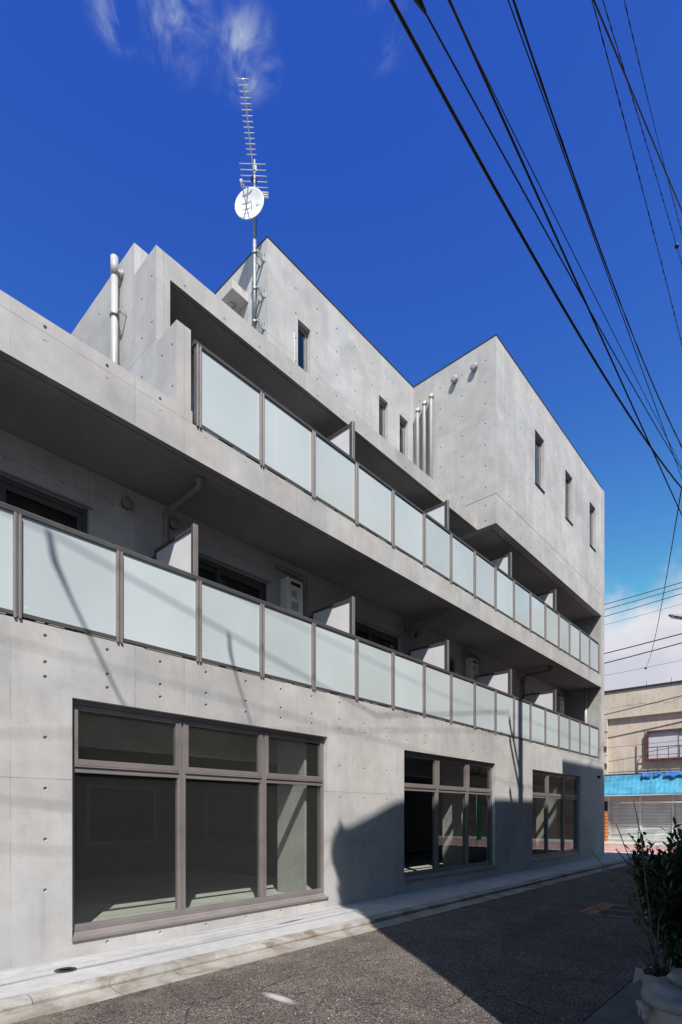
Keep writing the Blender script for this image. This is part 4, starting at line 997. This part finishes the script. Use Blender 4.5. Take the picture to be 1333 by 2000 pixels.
# street lamp
SL = thing('street_lamp', 'grey street lamp reaching in at the right edge below the cables', 'street lamp', (20.6, -5.3, -.08))
m = MB(); m.tube([(0, 0, 0), (0, 0, 7.2)], [.08, .055], 14); m.build('pole', M['galv'], SL)
m = MB(); m.tube([(0, 0, 7.1), (-.3, .5, 7.28), (-1.0, 1.75, 7.4), (-1.3, 2.3, 7.44)], .03, 10); m.build('arm', M['galv'], SL)
m = MB(); e0 = Vector((-1.28, 2.25, 7.44)); e1 = Vector((-1.62, 2.95, 7.66)); dd = (e1 - e0); sdv = Vector((dd.y, -dd.x, 0)).normalized(); un = dd.cross(sdv).normalized()
if un.z < 0: un = -un
vs = []
for t_, w_, h_ in ((0, .06, .06), (.15, .10, .09), (.6, .12, .09), (1, .07, .035)):
    p_ = e0 + dd * t_; vs += [p_ - sdv * w_ - un * h_ * .4, p_ + sdv * w_ - un * h_ * .4, p_ + sdv * w_ * .7 + un * h_ * .6, p_ - sdv * w_ * .7 + un * h_ * .6]
fs = [(0, 1, 2, 3), (15, 14, 13, 12)] + [(i * 4 + j, i * 4 + (j + 1) % 4, i * 4 + 4 + (j + 1) % 4, i * 4 + 4 + j) for i in range(3) for j in range(4)]
m.add(vs, fs); m.build('lamp_head', M['lamp_grey'], SL)
m = MB(); vs2 = []
for t_, w_ in ((.25, .085), (.9, .07)):
    p_ = e0 + dd * t_ - un * .045; vs2 += [p_ - sdv * w_, p_ + sdv * w_]
m.add([*vs2, *[v - un * .012 for v in vs2]], [(0, 1, 3, 2), (4, 6, 7, 5), (0, 4, 5, 1), (1, 5, 7, 3), (3, 7, 6, 2), (2, 6, 4, 0)]); m.build('lens', M['alu'], SL)

# ================================================================== IN THE STREET
MH = thing('manhole_cover', 'small round cast iron cover set in the pale sidewalk', 'manhole cover', (2.085, -.50, 0))
m = MB(); m.lathe([(.1, -.02), (.1, .004), (.088, .005), (.086, -.002), (.0, -.002)], 28); m.build('frame', M['iron'], MH)
m = MB(); m.lathe([(.083, -.002), (.083, .004), (0, .005)], 28); lid_ = m.build('lid', M['iron'], MH)
m = MB()
for rr_ in (.03, .055): m.lathe([(rr_, .0055), (rr_ + .004, .008), (rr_ + .008, .0055)], 24)
for k in range(8): th = math.pi / 4 * k; m.tube([(math.cos(th) * .064, math.sin(th) * .064, .006), (math.cos(th) * .078, math.sin(th) * .078, .006)], .003, 4)
m.build('raised_pattern', M['iron'], lid_)
# storm grate with an orange brick edge
g0x, g1x, g0y, g1y = 8.86, 9.95, -3.84, -3.22; gz = RZ + .034
SG = thing('storm_drain', 'steel storm drain grate with orange bricks on its edge, set in the asphalt', 'drain', (9.4, -3.5, gz))
def sg(m, n_, mat, bev=0.): m.v = [(x - 9.4, y + 3.5, z - gz) for x, y, z in m.v]; return m.build(n_, M[mat], SG, bev)
m = MB(); m.box(g0x, g1x, g0y, g0y + .04, gz - .06, gz + .004); m.box(g0x, g1x, g1y - .04, g1y, gz - .06, gz + .004); m.box(g0x, g0x + .04, g0y + .04, g1y - .04, gz - .06, gz + .004); m.box(g1x - .04, g1x, g0y + .04, g1y - .04, gz - .06, gz + .004); m.box(g0x + .52, g0x + .56, g0y + .04, g1y - .04, gz - .06, gz + .003); sg(m, 'frame', 'iron_frame', .002)
m = MB(); m.box(g0x + .04, g1x - .04, g0y + .04, g1y - .04, gz - .08, gz - .045); sg(m, 'pit_floor', 'dark_in')
n = 24
for k in range(n):
    x = g0x + .06 + (g1x - g0x - .12) * k / (n - 1); m = MB(); m.box(x - .006, x + .006, g0y + .04, g1y - .04, gz - .04, gz); sg(m, 'grate_bar', 'iron')
r = random.Random(8)
for k in range(6):
    for j in range(2):
        x = g0x + k * .2; y = g1y + .012 + j * .108; dz = r.uniform(-.006, .004)
        m = MB(); m.box(x, x + .19, y, y + .098, gz - .05, gz + .003 + dz); sg(m, 'brick', 'brick_or', .006)
for k in range(4):
    x = g0x + k * .2 + .1; m = MB(); m.box(x, x + .19, g0y - .11, g0y - .012, gz - .05, gz + .0 + r.uniform(-.006, .003)); sg(m, 'brick', 'brick_or', .006)

# bin, stone, planter and shrub by the house wall
BX, BY = 3.295, -5.41
TB = thing('trash_bin', 'grey plastic lidded bin standing at the lower right with a stone on top', 'bin', (BX, BY, -.07))
m = MB(); m.lathe([(.165, 0), (.175, .01), (.195, .55), (.20, .60), (.196, .605), (.19, .6)], 36); m.build('body', M['bin'], TB)
m = MB(); m.lathe([(.2, .575), (.225, .58), (.23, .595), (.228, .625), (.215, .64), (.185, .645), (.175, .655), (.165, .675), (.15, .68), (0, .68)], 40); m.build('lid', M['bin_lid'], TB)
for th in (math.radians(122), math.radians(-58)):
    m = MB(); mt = Matrix.Rotation(th, 4, 'Z'); m.box(.222, .25, -.05, .05, .545, .575, mt); m.box(.222, .245, -.035, -.02, .5, .545, mt); m.box(.222, .245, .02, .035, .5, .545, mt); m.build('handle', M['bin'], TB, bevel=.003)
def rock(name, loc, s_, seed, label):
    m = MB(); bm = bmesh.new(); bmesh.ops.create_icosphere(bm, subdivisions=3, radius=1)
    for v in bm.verts:
        v.co *= 1 + .22 * noise.noise(v.co * 1.3 + Vector((seed, 0, 0))) + .05 * noise.noise(v.co * 5)
    vs = [(v.co.x * s_[0], v.co.y * s_[1], v.co.z * s_[2] + s_[2] * .85) for v in bm.verts]; fs = [[v.index for v in f.verts] for f in bm.faces]; bm.free()
    m.add(vs, fs, True); o = m.build(name, M['stone']); o.location = loc; return tag(o, label, 'stone')
rock('stone', (BX - .005, BY + .035, .605), (.085, .07, .045), 3, 'grey stone weighing down the bin lid')
PXp, PYp = 3.91, -5.18
PT = thing('planter_pot', 'weathered pale bucket planter behind the lidded bin', 'plant pot', (PXp, PYp, -.07))
m = MB(); pr = [(.10, 0), (.11, .01), (.137, .52), (.153, .555), (.151, .565), (.133, .556), (.125, .5), (0, .5)]
m.lathe(pr, 28); m.build('bucket', M['pot'], PT)
m = MB(); m.lathe([(.127, .48), (.126, .525), (.07, .54), (0, .545)], 20); m.build('soil', M['soil'], PT)
m = MB(); vs = []; fs = []; r = random.Random(2)                      # torn liner flapping at the rim
for k in range(9):
    th = math.radians(120 + k * 14); c_, s_ = math.cos(th), math.sin(th); q = .162 + r.uniform(-.01, .02)
    vs += [(c_ * .143, s_ * .143, .56), (c_ * q, s_ * q, .575 + r.uniform(-.02, .02)), (c_ * (q + .015), s_ * (q + .015), .53 + r.uniform(-.05, .02))]
for k in range(8): o = k * 3; fs += [(o, o + 3, o + 4, o + 1), (o + 1, o + 4, o + 5, o + 2)]
m.add(vs, fs); m.build('liner', M['bin_lid'], PT)
SHR = thing('potted_shrub', 'dark leafy shrub with bare twigs growing in the bucket planter', 'shrub', (PXp, PYp, .46))
r = random.Random(21); br = MB(); tips = []
CR = Vector((.6686, -.7437, 0))                                       # across the view from the lane
def branch(p, d, L_, rad, depth):
    pts = [p]; n = 5
    for i in range(n):
        d = (d + Vector((r.uniform(-.16, .16), r.uniform(-.16, .16), r.uniform(-.05, .14)))).normalized(); p = p + d * L_ / n; pts.append(p)
    br.tube(pts, [rad * (1 - .7 * i / n) for i in range(n + 1)], 5)
    tips.append((pts, depth))
    if depth < 2:
        for k in range(3):
            q = pts[r.randint(2, n)]; dd_ = (d + Vector((r.uniform(-.8, .8), r.uniform(-.8, .8), r.uniform(-.3, .5)))).normalized(); branch(q, dd_, L_ * r.uniform(.30, .45), rad * .5, depth + 1)
for k in range(9):
    th = r.uniform(0, 2 * math.pi); branch(Vector((math.cos(th) * .07, math.sin(th) * .07, .0)), Vector((math.cos(th) * .17 + .10, math.sin(th) * .17 - .12, 1)).normalized(), r.uniform(.48, .68), .0075, 0)
br.build('branches', M['bark'], SHR)
# bare shoots leaning out over the lane
tw = MB()
for (e, zz) in ((Vector((-.33, .36, 0)), .82), (Vector((-.28, .22, 0)), .98), (Vector((-.22, .30, 0)), .72), (Vector((-.16, .15, 0)), 1.12), (Vector((-.34, .30, 0)), .36), (Vector((-.20, .26, 0)), .58), (Vector((-.40, .42, 0)), .52)):
    b_ = Vector((r.uniform(-.05, .05), r.uniform(-.05, .05), 0)); e_ = Vector((e.x, e.y, zz)); mid_ = b_.lerp(e_, .5) + Vector((0, 0, .06))
    tw.tube([b_, b_.lerp(mid_, .5), mid_, mid_.lerp(e_, .5) + Vector((.01, -.01, .01)), e_], [.005, .0045, .004, .003, .0025], 5)
    k_ = mid_.lerp(e_, .4); tw.tube([k_, k_ + Vector((-.05, .06, .10))], [.004, .003], 4)
tw.build('twigs', M['bark'], SHR)
def leaf_mesh():
    m = MB(); m.add([(0, 0, 0), (.3, .16, .03), (.7, .15, .02), (1, 0, -.08), (.7, -.15, .02), (.3, -.16, .03), (.35, 0, -.03), (.7, 0, -.04)], [(0, 6, 1), (1, 6, 7, 2), (2, 7, 3), (0, 5, 6), (5, 4, 7, 6), (4, 3, 7)], True)
    me = bpy.data.meshes.new('leaf'); me.from_pydata(m.v, [], m.f); me.materials.append(M['leaf']); return me
lm = leaf_mesh(); cnt = 0; bulk = MB()
def leaf_matrix(p, d):
    a = (d + Vector((r.uniform(-.9, .9), r.uniform(-.9, .9), r.uniform(-.5, .4)))).normalized(); u_ = Vector((r.uniform(-.5, .5), r.uniform(-.5, .5), 1)); b_ = u_.cross(a).normalized(); c_ = a.cross(b_); s_ = r.uniform(.042, .075)
    return Matrix(((a.x * s_, b_.x * s_, c_.x * s_, p.x), (a.y * s_, b_.y * s_, c_.y * s_, p.y), (a.z * s_, b_.z * s_, c_.z * s_, p.z), (0, 0, 0, 1)))
spots = []
for pts, dep in tips:
    if dep == 0: rng = pts[3:]
    else: rng = pts[1:]
    for q in rng:
        for k in range(5 if dep else 3): spots.append((q + Vector((r.gauss(0, .035), r.gauss(0, .035), r.gauss(0, .035))), (q - pts[0]).normalized()))
spots = [q_ for q_ in spots if CR.dot(q_[0]) > -.10 + .25 * max(0, .45 - q_[0].z)]
spots.sort(key=lambda s_: -(s_[0].z - CR.dot(s_[0]) * .8))
for i, (p_, d_) in enumerate(spots):
    mx = leaf_matrix(p_, d_)
    if i < 260:
        o = bpy.data.objects.new('leaf', lm); C.objects.link(o); o.parent = SHR; o.matrix_local = mx
    else:
        bulk.add([mx @ v.co for v in lm.vertices], [tuple(f.vertices) for f in lm.polygons], True)
for i in range(2800):
    while True:
        q_ = Vector((r.uniform(-1, 1), r.uniform(-1, 1), r.uniform(-1, 1)))
        if .35 < q_.length < 1: break
    low = q_.z < 0
    p_ = CR * (.17 + q_.x * (.24 if low else .31)) + Vector((.7437, .6686, 0)) * (q_.y * .25) + Vector((0, 0, .47 + q_.z * .41))
    mx = leaf_matrix(p_, (q_ + Vector((0, 0, .3))).normalized()); bulk.add([mx @ v.co for v in lm.vertices], [tuple(f.vertices) for f in lm.polygons], True)
if bulk.v: bulk.build('foliage', M['leaf'], SHR)['kind'] = 'stuff'
